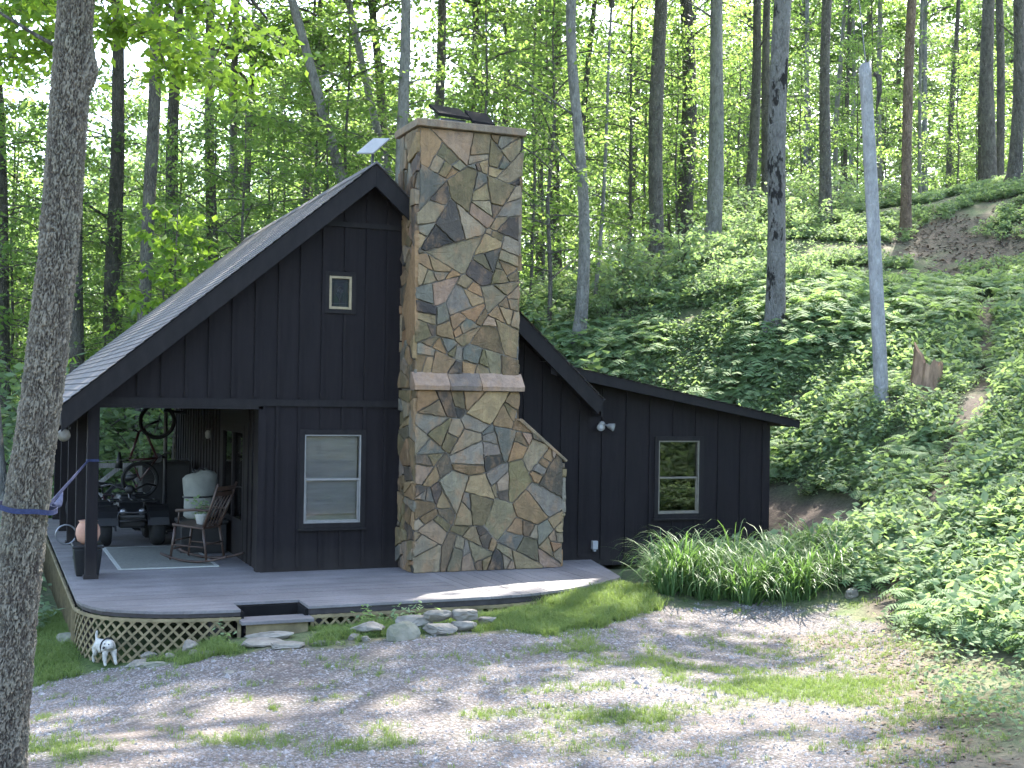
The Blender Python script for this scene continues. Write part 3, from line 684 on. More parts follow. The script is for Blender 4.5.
def inset(poly, d):
    c = list(poly)
    for i in range(len(poly)):
        p, q = poly[i], poly[(i+1) % len(poly)]
        ex, ey = q[0]-p[0], q[1]-p[1]; L = math.hypot(ex, ey)
        if L < 1e-6: continue
        nx, ny = ey/L, -ex/L                   # outward for CCW
        c = clip(c, nx, ny, nx*p[0]+ny*p[1]-d)
        if len(c) < 3: return []
    return c
def stones(poly, n, seed, to3, depth=.03, aspect=1.0, trim=None):
    r_ = random.Random(seed+99); last = None
    for cell in flag_cells(poly, n, seed, aspect):
        if trim:
            cell = trim(cell)
            if len(cell) < 3 or parea(cell) < .004: continue
        a = sum(cell[i][0]*cell[(i+1) % len(cell)][1]-cell[(i+1) % len(cell)][0]*cell[i][1] for i in range(len(cell)))
        if a < 0: cell = cell[::-1]
        c = inset(cell, .0075)
        if len(c) < 3: continue
        out = []                               # rounded, wavering outline
        for i in range(len(c)):
            p, q = c[i], c[(i+1) % len(c)]; L = math.hypot(q[0]-p[0], q[1]-p[1]); k = max(1, int(L/.05))
            if L < .02: out.append(p); continue
            for j in range(k):
                t = (j + (.0 if j else .12))/k; jit = 0 if j == 0 else .007
                out.append((p[0]+(q[0]-p[0])*t+r_.uniform(-jit, jit), p[1]+(q[1]-p[1])*t+r_.uniform(-jit, jit)))
        lo, hi = min(p[0] for p in poly), max(p[0] for p in poly); ovh = r_.uniform(-.028, .012)
        out = [(p[0]+(ovh+r_.uniform(-.006, .006) if p[0] > hi-.03 else (-ovh+r_.uniform(-.006, .006) if p[0] < lo+.03 else 0)), p[1]) for p in out]
        mx = sum(p[0] for p in out)/len(out); my = sum(p[1] for p in out)/len(out); m_ = len(out)
        d = depth*r_.uniform(.45, 1.6); tx, ty = r_.uniform(-.05, .05), r_.uniform(-.05, .05)
        rings = [(1, 0), (1, d*.8), (.965, d*1.0), (.55, d*1.03)]
        b0 = len(chv)
        for s_, h in rings:
            for ip, p in enumerate(out):
                x, y = mx+(p[0]-mx)*s_, my+(p[1]-my)*s_
                chv.append(to3(x, y, h + (0 if h == 0 else tx*(x-mx)+ty*(y-my)+r_.uniform(-.0035, .0035))))
        chv.append(to3(mx, my, d*1.06))
        for k in range(3):
            for i in range(m_): chf.append([b0+k*m_+i, b0+k*m_+(i+1) % m_, b0+(k+1)*m_+(i+1) % m_, b0+(k+1)*m_+i])
        for i in range(m_): chf.append([b0+3*m_+i, b0+3*m_+(i+1) % m_, b0+4*m_])
        col = r_.choice(PAL)
        while col == last: col = r_.choice(PAL)
        last = col; v_ = r_.uniform(.85, 1.15)
        chc.extend([(*[min(1, x*v_*r_.uniform(.96, 1.04)) for x in col], 1)]*(4*m_+1))
ch = MB()
CX0, CX1, CX2 = 5.42, 6.90, 7.61
ch.prism_y([(CX0, -.12), (CX2, -.12), (CX2, 1.52), (CX1, 2.08), (CX1, 2.52), (CX0, 2.52)], 16.30, 17.0)
ch.box(CX0+.002, CX1-.002, 16.36, 17.22, 2.521, 6.12)
core = ch.build('chimney', MT['mortar'], cabin); core['label'] = 'fieldstone chimney of tan, grey and rust coloured stones'
stones([(CX0-.03, 2.72), (CX1+.03, 2.72), (CX1+.03, 6.10), (CX0-.03, 6.10)], 60, 5, lambda x, z, h: (x, 16.36-h, z))
def shoulder(c):
    mx = sum(p[0] for p in c)/len(c); k = (2.10-1.53)/(CX1-CX2)          # cut to the sloping shoulder
    c2 = clip(c, -k, 1, 2.10-k*(CX1+.03))
    return clip(c, 1, 0, CX1+.03) if (mx < CX1+.03 and max(p[1] for p in c) > 2.12) else c2
stones([(CX0-.03, 0), (CX2+.03, 0), (CX2+.03, 2.50), (CX0-.03, 2.50)], 84, 8, lambda x, z, h: (x, 16.30-h, z), .035, 1.0, shoulder)
stones([(16.33, 2.52), (17.22, 2.52), (17.22, 6.10), (16.33, 6.10)], 52, 31, lambda y, z, h: (CX0-h, y, z), .04, .6)
stones([(16.27, 0), (17.0, 0), (17.0, 2.50), (16.27, 2.50)], 34, 41, lambda y, z, h: (CX0-h, y, z), .04, .6)
stones([(16.33, 2.1), (17.2, 2.1), (17.2, 6.10), (16.33, 6.10)], 50, 51, lambda y, z, h: (CX1+h, y, z), .04, .6)
stones([(16.27, 0), (17.0, 0), (17.0, 1.5), (16.27, 1.5)], 18, 61, lambda y, z, h: (CX2+h, y, z), .04)
me = np_mesh('fieldstone_facing', np.array(chv), chf, MT['stone'], {'stone': ('POINT', 'FLOAT_COLOR', chc)}, False); bm_fix(me)
link('fieldstone_facing', me, core)
# sloped stone ledge in three slabs and the cap slab
lv, lf, lc = [], [], []
for a, b_, c in ((CX0-.07, 5.86, (.36, .275, .23)), (5.868, 6.33, (.20, .175, .165)), (6.338, CX1+.07, (.38, .295, .25))):
    n0 = len(lv)
    k = 6
    for i in range(k+1):
        x = a+(b_-a)*i/k; j = rnd.uniform(-.008, .008)
        lv += [(x, 16.195+j, 2.50), (x, 16.185+j, 2.56+j), (x, 16.34, 2.745+j*.6), (x, 16.40, 2.745), (x, 16.40, 2.50)]
    for i in range(k):
        for q in range(5): lf.append([n0+i*5+q, n0+(i+1)*5+q, n0+(i+1)*5+(q+1) % 5, n0+i*5+(q+1) % 5])
    lf += [[n0+q for q in range(5)], [n0+k*5+q for q in range(4, -1, -1)]]; lc += [(*c, 1)]*(5*(k+1))
me = np_mesh('ledge', np.array(lv), lf, MT['stone'], {'stone': ('POINT', 'FLOAT_COLOR', lc)}); bm_fix(me); link('ledge', me, core)
lv, lf, lc = [], [], []
b = MB(); b.box(CX0-.075, CX1+.075, 16.265, 17.30, 6.105, 6.21); me_o = b.build('cap_slab', MT['stone'], core, .012)
a_ = me_o.data.attributes.new('stone', 'FLOAT_COLOR', 'POINT'); a_.data.foreach_set('color', np.tile([.25, .215, .18, 1], len(me_o.data.vertices)).astype(np.float32))
b = MB(); b.prism_y([(7.655, 1.50), (7.68, 1.53), (6.96, 2.12), (6.90, 2.10)], 16.24, 16.99); sh = b.build('shoulder_slab', MT['stone'], core, .01)
a_ = sh.data.attributes.new('stone', 'FLOAT_COLOR', 'POINT'); a_.data.foreach_set('color', np.tile([.23, .20, .15, 1], len(sh.data.vertices)).astype(np.float32))

# ------------------------------------------------------------------ deck
deck = thing('wooden_deck', 'weathered purplish grey wooden deck with lattice skirting in front of the cabin', 'deck')
DP = [(1.0, 25.3), (1.0, 15.35), (1.04, 15.05), (1.11, 14.82), (1.22, 14.62), (1.36, 14.47), (1.55, 14.34), (1.8, 14.22), (2.1, 14.14), (2.6, 14.085), (5.8, 14.12), (6.35, 14.22), (6.9, 14.44), (7.5, 14.76), (8.0, 15.18), (8.43, 16.97), (8.43, 25.3)]
b = MB()
SX = 5.55
y = 14.02
while y < 25.2:
    p = clip(clip(clip(DP, 0, 1, y+.133), 0, -1, -y), 1, 0, SX-.003)
    if y > 16.85: p = clip(p, 1, 0, 3.452)
    parts = [p]
    if y < 14.47: parts = [clip(p, 1, 0, 2.66), clip(p, -1, 0, -3.43)]
    for q in parts:
        if len(q) > 2:
            t = rnd.random(); dz = rnd.uniform(-.002, .002); b.prism_z(q, -.03+dz, dz, t)
    y += .139
x = SX
while x < 8.4:
    p = clip(clip(clip(DP, 1, 0, x+.133), -1, 0, -x), 0, 1, 16.97)
    if len(p) > 2:
        t = rnd.random(); dz = rnd.uniform(-.002, .002); b.prism_z(p, -.03+dz, dz, t)
    x += .139
b.build('deck_boards', MT['deck'], deck)
b = MB()                                                  # joists and rim under the boards
front = DP[1:16]
def rim(pts, z0, z1, inn, th):
    cx, cy_ = 4.5, 17.5
    for p, q in zip(pts[:-1], pts[1:]):
        d = Vector((q[0]-p[0], q[1]-p[1], 0)).normalized(); nn = Vector((-d.y, d.x, 0))
        if nn.dot(Vector((cx-p[0], cy_-p[1], 0))) < 0: nn.negate()
        P_, Q_ = Vector((p[0], p[1], 0))+nn*inn, Vector((q[0], q[1], 0))+nn*inn
        b.add([(P_.x, P_.y, z0), (Q_.x, Q_.y, z0), (Q_.x+nn.x*th, Q_.y+nn.y*th, z0), (P_.x+nn.x*th, P_.y+nn.y*th, z0),
               (P_.x, P_.y, z1), (Q_.x, Q_.y, z1), (Q_.x+nn.x*th, Q_.y+nn.y*th, z1), (P_.x+nn.x*th, P_.y+nn.y*th, z1)],
              [(3, 2, 1, 0), (4, 5, 6, 7), (0, 1, 5, 4), (1, 2, 6, 5), (2, 3, 7, 6), (3, 0, 4, 7)])
fl = [p for p in front if p[0] <= 2.61] + [(2.66, 14.085)]; fr = [(3.43, 14.095)] + [p for p in front if p[0] > 5]
rim(fl, -.075, -.034, .02, .03); rim(fr, -.10, -.034, .02, .03); rim([DP[0], DP[1]], -.075, -.034, .02, .03)
b.build('rim_joist', MT['deck_dark'], deck)
b = MB(); b.box(2.66, 2.70, 14.10, 14.52, -.42, -.032); b.box(3.39, 3.43, 14.10, 14.52, -.42, -.032); b.box(2.70, 3.39, 14.49, 14.52, -.30, -.032); b.box(2.70, 3.39, 14.22, 14.485, -.32, -.29); b.build('step_stringer', MT['dark_void'], deck)  # recess boards coloured near-black to stand for the shade inside the step
b = MB(); b.box(2.64, 3.45, 13.90, 14.22, -.145, -.105); b.build('step_tread', MT['deck'], deck, .004)
b = MB(); b.box(2.70, 3.39, 13.95, 13.98, -.34, -.147); b.build('step_riser', MT['lattice'], deck)
# lattice skirting
def lattice(path, name, zt):
    mb = MB(); seg = []; s = 0
    for p, q in zip(path[:-1], path[1:]):
        L = math.hypot(q[0]-p[0], q[1]-p[1]); seg.append((s, L, p, q)); s += L
    T = s
    def pos(t, off):
        for s0, L, p, q in seg:
            if t <= s0+L+1e-6: break
        f_ = (t-s0)/L; d = ((q[0]-p[0])/L, (q[1]-p[1])/L)
        return (p[0]+(q[0]-p[0])*f_ + d[1]*off, p[1]+(q[1]-p[1])*f_ - d[0]*off)
    gzs = [gz(*pos(T*i/60, 0))-.05 for i in range(61)]
    zb = lambda t: float(np.interp(t/T*60, range(61), gzs))
    for sgn, off in ((1, .004), (-1, .015)):
        t0 = -1.2
        while t0 < T+1.2:
            w = .038
            # slat runs from (t0, zt) downwards at 45 degrees
            for k in range(14):
                h0, h1 = k*.06, (k+1)*.06
                ta, tb = t0+sgn*h0, t0+sgn*h1
                if min(ta, tb) < 0 or max(ta, tb)+w > T: continue
                if zt-h0 < zb((ta+tb)/2): break
                q = []
                for o_ in (off, off+.009):
                    for tt, zz in ((ta, zt-h0), (ta+w, zt-h0), (tb+w, zt-h1), (tb, zt-h1)):
                        x_, y_ = pos(min(max(tt, 0), T), o_); q.append((x_, y_, zz))
                mb.add(q, [(0, 1, 2, 3), (7, 6, 5, 4), (0, 4, 5, 1), (2, 6, 7, 3), (1, 5, 6, 2), (3, 7, 4, 0)])
            t0 += .128
    for i in range(40):                        # top rail and end stiles
        pa, pb = pos(T*i/40, .027), pos(T*(i+1)/40, .027); mb.bar((pa[0], pa[1], zt-.018), (pb[0], pb[1], zt-.018), .012, .036)
    for tt in (.02, T-.02):
        pa = pos(tt, .028); mb.bar((pa[0], pa[1], zt-.04), (pa[0], pa[1], zb(tt)), .04, .012)
    return mb.build(name, MT['lattice'], deck)
lattice([(1.0, 24.8), (1.0, 15.35)], 'lattice_panel', -.078)
lattice([(p[0]+.0, p[1]+.0) for p in fl], 'lattice_panel', -.078)
lattice([(3.45, 14.10), (5.8, 14.13), (6.35, 14.23), (6.9, 14.45), (7.5, 14.77)], 'lattice_panel', -.10)
b = MB()
for x_, y_ in ((1.12, 15.2), (1.12, 18), (1.12, 21), (1.12, 24), (2.4, 14.3), (3.6, 14.3), (5.0, 14.35), (7.4, 15.0), (3, 17), (3, 20), (3, 23)): b = MB(); b.box(x_-.06, x_+.06, y_-.06, y_+.06, min(gz(x_, y_), -.05)-.15, -.034); b.build('deck_footing', MT['deck_dark'], deck)

# ------------------------------------------------------------------ foliage builders
def leaf_arrays(pos, L, Wd, horiz, r, droop=.25):
    """one folded quad per leaf; pos (n,3)"""
    n = len(pos); az = r.random(n)*2*np.pi; el = -droop + (r.random(n)-.5)*.9
    d = np.stack([np.cos(az)*np.cos(el), np.sin(az)*np.cos(el), np.sin(el)], -1)
    nr = r.normal(size=(n, 3))*(1-horiz); nr[:, 2] += horiz
    s = np.cross(d, nr); s /= np.linalg.norm(s, axis=1, keepdims=True)+1e-9
    nn = np.cross(s, d); L_ = L*r.uniform(.65, 1.25, n)[:, None]; W_ = Wd*r.uniform(.7, 1.2, n)[:, None]
    p0 = pos; p1 = pos+d*L_*.45+s*W_*.5-nn*W_*.14; p2 = pos+d*L_-nn*L_*.10; p3 = pos+d*L_*.45-s*W_*.5-nn*W_*.14
    v = np.stack([p0, p1, p2, p3], 1).reshape(-1, 3); f = np.arange(4*n).reshape(n, 4)
    t = np.repeat(np.clip(r.normal(.5, .25, n), 0, 1), 4)
    return v, f, t
def crown_template(name, kind, seed):
    """returns (limb mesh, leaf mesh) around the origin; kinds: sapling, canopy, shrub"""
    r = np.random.default_rng(seed); q = random.Random(seed); limbs = MB(); P = []
    def spray(c, n, rad, flat):
        a = r.random(n)*2*np.pi; rr = rad*np.sqrt(r.random(n)); z = r.normal(0, flat, n) - rr*.18
        P.append(np.stack([c[0]+rr*np.cos(a), c[1]+rr*np.sin(a), c[2]+z], -1))
    if kind == 'sapling':
        Hh = 7.5; nb = 24
        for k in range(nb):
            h = 1.0 + (Hh-1.2)*(k+q.random())/nb; t = h/Hh
            Lb = (2.5*math.sin(math.pi*min(1, .22+.78*t))**.8+.35)*q.uniform(.6, 1.15); az = k*2.4+q.uniform(-.5, .5); el = q.uniform(.05, .5)
            pts = [Vector((0, 0, h))]; steps = 5
            for j in range(steps):
                e = el - j*.11; pts.append(pts[-1]+Vector((math.cos(az)*math.cos(e), math.sin(az)*math.cos(e), math.sin(e)))*Lb/steps); az += q.uniform(-.22, .22)
            limbs.tube(pts, [.018*(1-.8*j/steps)+.003 for j in range(steps+1)], 4, cap=False)
            for j in range(1, steps+1):
                for w in range(2):
                    if q.random() < .80:
                        c = pts[j]+Vector((q.uniform(-.35, .35), q.uniform(-.35, .35), q.uniform(-.12, .14))); spray(c, q.randint(9, 22), q.uniform(.25, .5), .07)
        L, Wd, hz, mat = .15, .085, .72, MT['leaf']
    elif kind == 'canopy':
        for k in range(20):
            h = q.uniform(0, 7); t = h/7; Lb = (3.6*math.sin(math.pi*(.15+.8*t))+.5)*q.uniform(.6, 1.1); az = k*2.4+q.uniform(-.5, .5); el = q.uniform(.3, .8)
            pts = [Vector((0, 0, h))]; steps = 6
            for j in range(steps):
                e = el-j*.1; pts.append(pts[-1]+Vector((math.cos(az)*math.cos(e), math.sin(az)*math.cos(e), math.sin(e)))*Lb/steps); az += q.uniform(-.3, .3)
            limbs.tube(pts, [.06*(1-.85*j/steps)+.008 for j in range(steps+1)], 5, cap=False)
            for j in range(2, steps+1):
                for w in range(3):
                    if q.random() < .8:
                        c = pts[j]+Vector((q.uniform(-.7, .7), q.uniform(-.7, .7), q.uniform(-.3, .3))); spray(c, q.randint(10, 22), q.uniform(.35, .7), .14)
        limbs.tube([(0, 0, -.2), (.1, .05, 3), (0, -.1, 7.6)], [.10, .07, .02], 6, cap=False)
        L, Wd, hz, mat = .23, .135, .6, MT['leaf_canopy']
    else:
        for k in range(17):
            az = k*2.4+q.uniform(-.4, .4); el = q.uniform(.45, 1.35); Lb = q.uniform(.8, 1.55)
            pts = [Vector((q.uniform(-.12, .12), q.uniform(-.12, .12), 0))]; steps = 5
            for j in range(steps):
                e = el-j*.13; pts.append(pts[-1]+Vector((math.cos(az)*math.cos(e), math.sin(az)*math.cos(e), math.sin(e)))*Lb/steps); az += q.uniform(-.25, .25)
            limbs.tube(pts, [.012*(1-.7*j/steps)+.002 for j in range(steps+1)], 4, cap=False)
            for j in range(1, steps+1):
                for w in range(2):
                    c = pts[j]+Vector((q.uniform(-.18, .18), q.uniform(-.18, .18), q.uniform(-.08, .1))); spray(c, q.randint(6, 13), q.uniform(.12, .28), .05)
        L, Wd, hz, mat = .12, .07, .68, MT['herb']
    P = np.concatenate(P); v, f, t = leaf_arrays(P, L, Wd, hz, r)
    lm = np_mesh(name+'_leaves', v, f, mat, {'tint': ('POINT', 'FLOAT', t)})
    bm_ = np_mesh(name+'_limbs', np.array([tuple(x) for x in limbs.v]), limbs.f, MT['bark_grey'], {'tint': ('POINT', 'FLOAT', limbs.t)}, True)
    return bm_, lm
SAP = [crown_template('sapling', 'sapling', s) for s in (1, 2, 3, 4, 5)]
CAN = [crown_template('canopy', 'canopy', s) for s in (11, 12, 13, 14)]
SHR = [crown_template('shrub', 'shrub', s) for s in (21, 22, 23, 24)]

def trunk_mesh(name, pts, rads, mat, k=14, seed=0, flare=.55):
    """tapered, slightly bumpy trunk from centre points and radii"""
    r = random.Random(seed); n = len(pts); vs = []; ph = [r.uniform(0, 6.28) for _ in range(6)]
    h0 = pts[0][2]
    for i in range(n):
        p = pts[i]; hh = p[2]-h0; fl_ = 1+flare*math.exp(-hh/.35)
        for j in range(k):
            a = 2*math.pi*j/k
            w = 1+.05*math.sin(2*a+ph[0]+hh*.7)+.035*math.sin(3*a+ph[1]-hh*1.3)+r.uniform(-.03, .03)
            if hh < .8: w += .20*math.exp(-hh/.25)*math.sin(4*a+ph[2])
            vs.append((p[0]+rads[i]*fl_*w*math.cos(a), p[1]+rads[i]*fl_*w*math.sin(a), p[2]))
    fs = [(i*k+j, i*k+(j+1) % k, (i+1)*k+(j+1) % k, (i+1)*k+j) for i in range(n-1) for j in range(k)] + [tuple(range((n-1)*k, n*k))]
    return np_mesh(name, np.array(vs), fs, mat, None, True)
def photo_tree(name, label, u, v, slope, dia, bark, top=17., crown=True, cs=1., stubs=0, seed=0, wob=.05, side=(0., 0.), cover=None):
    x, y = W(u, v); z = gz(x, y)-.12
    root = thing(name, label, 'tree', (x, y, z)); r = random.Random(seed+int(u*100)+int(v*10))
    n = 26; pts = []; rads = []
    ph = r.uniform(0, 6.3); ph2 = r.uniform(0, 6.3)
    for i in range(n):
        t = i/(n-1); h = top*t**1.15 if True else top*t
        du = slope*h + wob*dia*3*math.sin(h*.55+ph) - wob*dia*3*math.sin(ph); dv = wob*dia*3*(math.sin(h*.43+ph2)-math.sin(ph2)) + slope*.0*h
        pts.append((du*CS+dv*SN, -du*SN+dv*CS, h)); rads.append(dia/2*(1.02-.5*t))
    link('trunk', trunk_mesh('trunk', pts, rads, MT['bark_'+bark], 14, seed), root)
    if stubs:
        for _ in range(stubs):
            b = MB()
            i = r.randint(7, n-6); p = Vector(pts[i]); az = r.uniform(0, 6.28); L = r.uniform(.5, 2.2)
            q1 = p+Vector((math.cos(az), math.sin(az), .5))*L*.5; q2 = q1+Vector((math.cos(az+.3), math.sin(az+.3), .25))*L*.5
            b.tube([p, q1, q2], [dia*.09, dia*.06, dia*.02], 6)
            b.build('limb', MT['bark_'+bark], root, 0, True)
    if crown:
        lm, cm = CAN[r.randint(0, len(CAN)-1)]; p = pts[int(n*.72)]
        rz = r.uniform(0, 6.28); s = cs*r.uniform(.9, 1.15)
        for nm_, me_ in (('limb', lm), ('crown', cm)):
            o = link(nm_, me_, root, p); o.rotation_euler = (0, 0, rz); o.scale = (s, s, s)
    return root

# trees one can tell apart in the photograph: (kind, label, right, ahead, lean, diameter, bark, top, stubs)
TREES = [
 ('forest_tree', 'dark slim trunk rising just right of the large foreground tree, second of the dark pair', -7.98, 34, -.034, .352, 'dark', 17, 3),
 ('forest_tree', 'thin grey trunk above the left roof slope, straight and bare', -9.38, 42, -.008, .334, 'grey', 17, 2),
 ('forest_tree', 'pale trunk leaning strongly left that meets the roof left of the dish', -2.53, 31, -.316, .321, 'pale', 15, 1),
 ('forest_tree', 'slim pale trunk leaning left directly behind the satellite dish', -2.25, 36, -.260, .287, 'pale', 15, 2),
 ('forest_tree', 'straight grey trunk behind the middle of the left roof slope', -8.47, 29, .005, .346, 'grey', 17, 2),
 ('forest_tree', 'dark broad trunk behind the lower left roof slope', -10.5, 33, -.002, .447, 'dark', 17, 3),
 ('forest_tree', 'dark trunk close beside the right edge of the large foreground trunk', -10.32, 30, -.005, .358, 'dark', 17, 2),
 ('forest_tree', 'dark trunk partly behind the bright leaves, right of the grey straight trunk', -10.02, 37, -.003, .442, 'dark', 17, 3),
 ('forest_tree', 'dark trunk at the left picture edge beyond the large foreground tree', -12.45, 31, -.044, .346, 'dark', 16, 2),
 ('forest_tree', 'pale grey trunk low at the left picture edge, behind the foreground tree', -8.73, 22, -.093, .280, 'pale', 10.5, 0),
 ('forest_tree', 'pale straight trunk rising just left of the chimney top', -2.66, 30, -.005, .311, 'pale', 17, 1),
 ('forest_tree', 'grey trunk directly behind the dark covers on the chimney', -2.51, 38, .017, .363, 'grey', 17, 2),
 ('forest_tree', 'grey trunk leaning left between the dish and the pale chimney-side trunk', -3.89, 44, -.097, .42, 'grey', 17, 3),
 ('forest_tree', 'dark distant trunk above the middle of the chimney cap', -1.35, 46, -.016, .366, 'dark', 17, 2),
 ('forest_tree', 'grey distant trunk above the right end of the chimney cap', -.28, 50, -.009, .358, 'grey', 17, 2),
 ('forest_tree', 'dark trunk in the woods right of the chimney, half hidden by leaves', 1.61, 45, -.02, .394, 'dark', 17, 3),
 ('forest_tree', 'thin pale crooked trunk just above the lean-to roof right of the chimney', 1.54, 30, -.004, .30, 'pale', 15, 4),
 ('forest_tree', 'slim dark trunk leaning close behind the thin pale crooked trunk', 2.48, 42, .012, .234, 'dark', 16, 3),
 ('forest_tree', 'whip-thin pale sapling trunk right of the pale crooked trunk', 2.11, 33, .054, .105, 'pale', 12, 3),
 ('forest_tree', 'stout grey trunk above the lean-to roof, left of three large hillside trunks', 4.08, 36, .015, .459, 'grey', 18, 2),
 ('forest_tree', 'stout dark trunk close behind and right of the stout grey one', 5.93, 44, -.01, .596, 'dark', 18, 4),
 ('forest_tree', 'pale stout trunk with clean bark midway up the hillside, leaning right', 5.65, 36, .021, .459, 'pale', 18, 1),
 ('forest_tree', 'dark grey trunk left of the blotchy trunk, higher on the hill', 8.34, 45, .025, .394, 'grey', 18, 3),
 ('forest_tree', 'grey trunk hidden partly by the left edge of the blotchy trunk', 9.31, 47, .012, .374, 'grey', 18, 2),
 ('forest_tree', 'large pale trunk with black blotches, nearest on the hillside', 5.62, 27, .029, .43, 'mottled', 18, 1),
 ('forest_tree', 'straight grey trunk right of the blotchy trunk, rooted at the dirt patch edge', 9.41, 38, .01, .363, 'grey', 18, 2),
 ('forest_tree', 'slim brown trunk right of the leaning broken pole', 11.24, 36, .014, .315, 'brown', 18, 2),
 ('forest_tree', 'very thin pale trunk right of the slim brown trunk', 16.78, 52, .002, .166, 'pale', 16, 2),
 ('forest_tree', 'stout grey trunk on the ridge, left of the one at the right picture edge', 17.79, 47, .001, .561, 'grey', 18, 2),
 ('forest_tree', 'stout grey trunk on the ridge nearest the right picture edge', 16.32, 41, .026, .424, 'grey', 18, 1),
 ('forest_tree', 'pale distant trunk seen just right of the broken pole top', 16.33, 56, -.012, .268, 'pale', 17, 2),
 ('forest_tree', 'grey distant trunk midway between the brown trunk and the ridge pair', 18.99, 55, .036, .263, 'grey', 17, 3),
 ('forest_tree', 'dark trunk touching the left side of the stout ridge trunk', 20.14, 54, 0., .344, 'dark', 17, 1),
 ('forest_tree', 'grey distant trunk left of the stout grey hillside trunk', 4.75, 52, .025, .331, 'grey', 17, 3),
 ('forest_tree', 'thin dark distant trunk close to the right edge of the chimney', 1.02, 52, -.007, .29, 'dark', 17, 3),
 ('forest_tree', 'thin dark distant trunk between the straight grey trunk and the broken pole', 14.25, 54, .003, .215, 'dark', 17, 3),
]
for i, (nm_, lb, u, v, s, d, bk, top, st) in enumerate(TREES):
    wob = .22 if 'crooked' in lb else .05
    photo_tree(nm_, lb, u, v, s, d, bk, top+(3 if v <= 31 else 0), top > 10, (1.75 if v <= 31 and d > .25 else 1.1) if d > .25 and not (4 < u < 20 and v > 35) else .7, st+1, i, wob)  # near crowns enlarged to shade the drive; hillside crowns shrunk to let sun through

# slender leafy understory trees and more distant trunks: copies that share meshes
b = MB(); b.tube([(0, 0, -.2), (.05, .03, 1.2), (-.05, .06, 2.8), (.06, -.02, 4.6), (0, .03, 6.2), (.02, 0, 7.6)], [.06, .05, .043, .034, .022, .008], 7, cap=False)
SAPT = np_mesh('sapling_trunk', np.array([tuple(p) for p in b.v]), b.f, MT['bark_grey'], None, True)
BGT = []
for s in range(4):
    r = random.Random(s+70); pts = [(.25*math.sin(h*.3+s)-.25*math.sin(s), .2*math.sin(h*.23+2*s)-.2*math.sin(2*s), h) for h in np.linspace(-.3, 18, 20)]
    BGT.append((trunk_mesh('background_trunk', pts, [.17*(1.03-.5*i/19) for i in range(20)], MT[('bark_grey', 'bark_pale', 'bark_grey', 'bark_pale')[s]], 10, s), pts[14]))
def copy_set(name, label, cat, group, x, y, rz, sc, parts):
    o = thing(name, label, cat, (x, y, gz(x, y)), rz, group); o.scale = (sc[0], sc[0], sc[1])
    for nm_, me_, loc in parts: link(nm_, me_, o, loc)
    return o
def cabin_clear(x, y, m=1.0): return not (-.5-m < x < 11.8+m and 13-m < y < 25.5+m)
r = random.Random(5)
sap_spots = []
def try_spot(u, v, gap):
    x, y = W(u, v)
    if not cabin_clear(x, y, 1.2): return False
    if any((u-a)**2+(v-b_)**2 < gap*gap for a, b_ in sap_spots): return False
    sap_spots.append((u, v)); return True
n_s = 0
for k in range(4000):
    if n_s >= 150: break
    v = r.uniform(27, 68); u = r.uniform(-.47, .47)*v
    if u/v > .03 and v < 41 + max(0, (u/v-.1))*40: continue        # the open hillside
    if u/v > .2 and r.random() < .5: continue
    if .03 < u/v < .26 and v < 54 and r.random() < .55: continue
    if u/v < -.02 and v < 29: continue
    if not try_spot(u, v, 1.6 if v < 45 else 2.0): continue
    m_ = r.randint(0, 4); sc = r.uniform(.75, 1.25); x, y = W(u, v)
    copy_set('understory_tree', 'slender leafy understory tree standing among the trunks behind the cabin', 'tree', 'slender understory trees in the woods behind the cabin', x, y, r.uniform(0, 6.28), (sc, sc*r.uniform(1.0, 1.5)),
             [('trunk', SAPT, (0, 0, 0)), ('limb', SAP[m_][0], (0, 0, 0)), ('crown', SAP[m_][1], (0, 0, 0))]); n_s += 1
n_b = 0
for k in range(3000):
    if n_b >= 62: break
    v = r.uniform(46, 85); u = r.uniform(-.46, .46)*v
    if not try_spot(u, v, 2.6): continue
    t_ = r.randint(0, 3); c_ = r.randint(0, 3); sc = r.uniform(.7, 1.15); x, y = W(u, v)
    copy_set('background_tree', 'thin distant forest trunk with its crown above the picture', 'tree', 'thin distant trunks deep in the woods', x, y, r.uniform(0, 6.28), (sc, sc*1.05),
             [('trunk', BGT[t_][0], (0, 0, 0)), ('limb', CAN[c_][0], BGT[t_][1]), ('crown', CAN[c_][1], BGT[t_][1])]); n_b += 1
for u, v in ((-9, 44), (-7.4, 50), (-9.6, 58), (-11.5, 52), (-6.8, 42), (-8.2, 47)):
    t_ = r.randint(0, 3); c_ = r.randint(0, 3); sc = r.uniform(.78, .98); x, y = W(u, v)
    copy_set('background_tree', 'thin distant forest trunk with its crown above the picture', 'tree', 'thin distant trunks deep in the woods', x, y, r.uniform(0, 6.28), (sc, sc*.9),
             [('trunk', BGT[t_][0], (0, 0, 0)), ('limb', CAN[c_][0], BGT[t_][1]), ('crown', CAN[c_][1], BGT[t_][1])])
# unseen trees added beside the frame to shade the drive and the hill
for u, v in ((-14, 20), (-17, 27), (18, 26), (-12, 12), (9.5, 9), (20, 36), (18.3, 38), (10.4, 18), (10.7, 21), (9.9, 16.2), (-16, 33)):
    t_ = r.randint(0, 3); c_ = r.randint(0, 3); sc = r.uniform(.9, 1.15); x, y = W(u, v)
    copy_set('added_shade_tree', 'tall unseen tree added beside the frame to shade the clearing', 'tree', 'unseen trees added for their shade', x, y, r.uniform(0, 6.28), (sc, sc),
             [('trunk', BGT[t_][0], (0, 0, 0)), ('limb', CAN[c_][0], BGT[t_][1]), ('crown', CAN[c_][1], BGT[t_][1])])
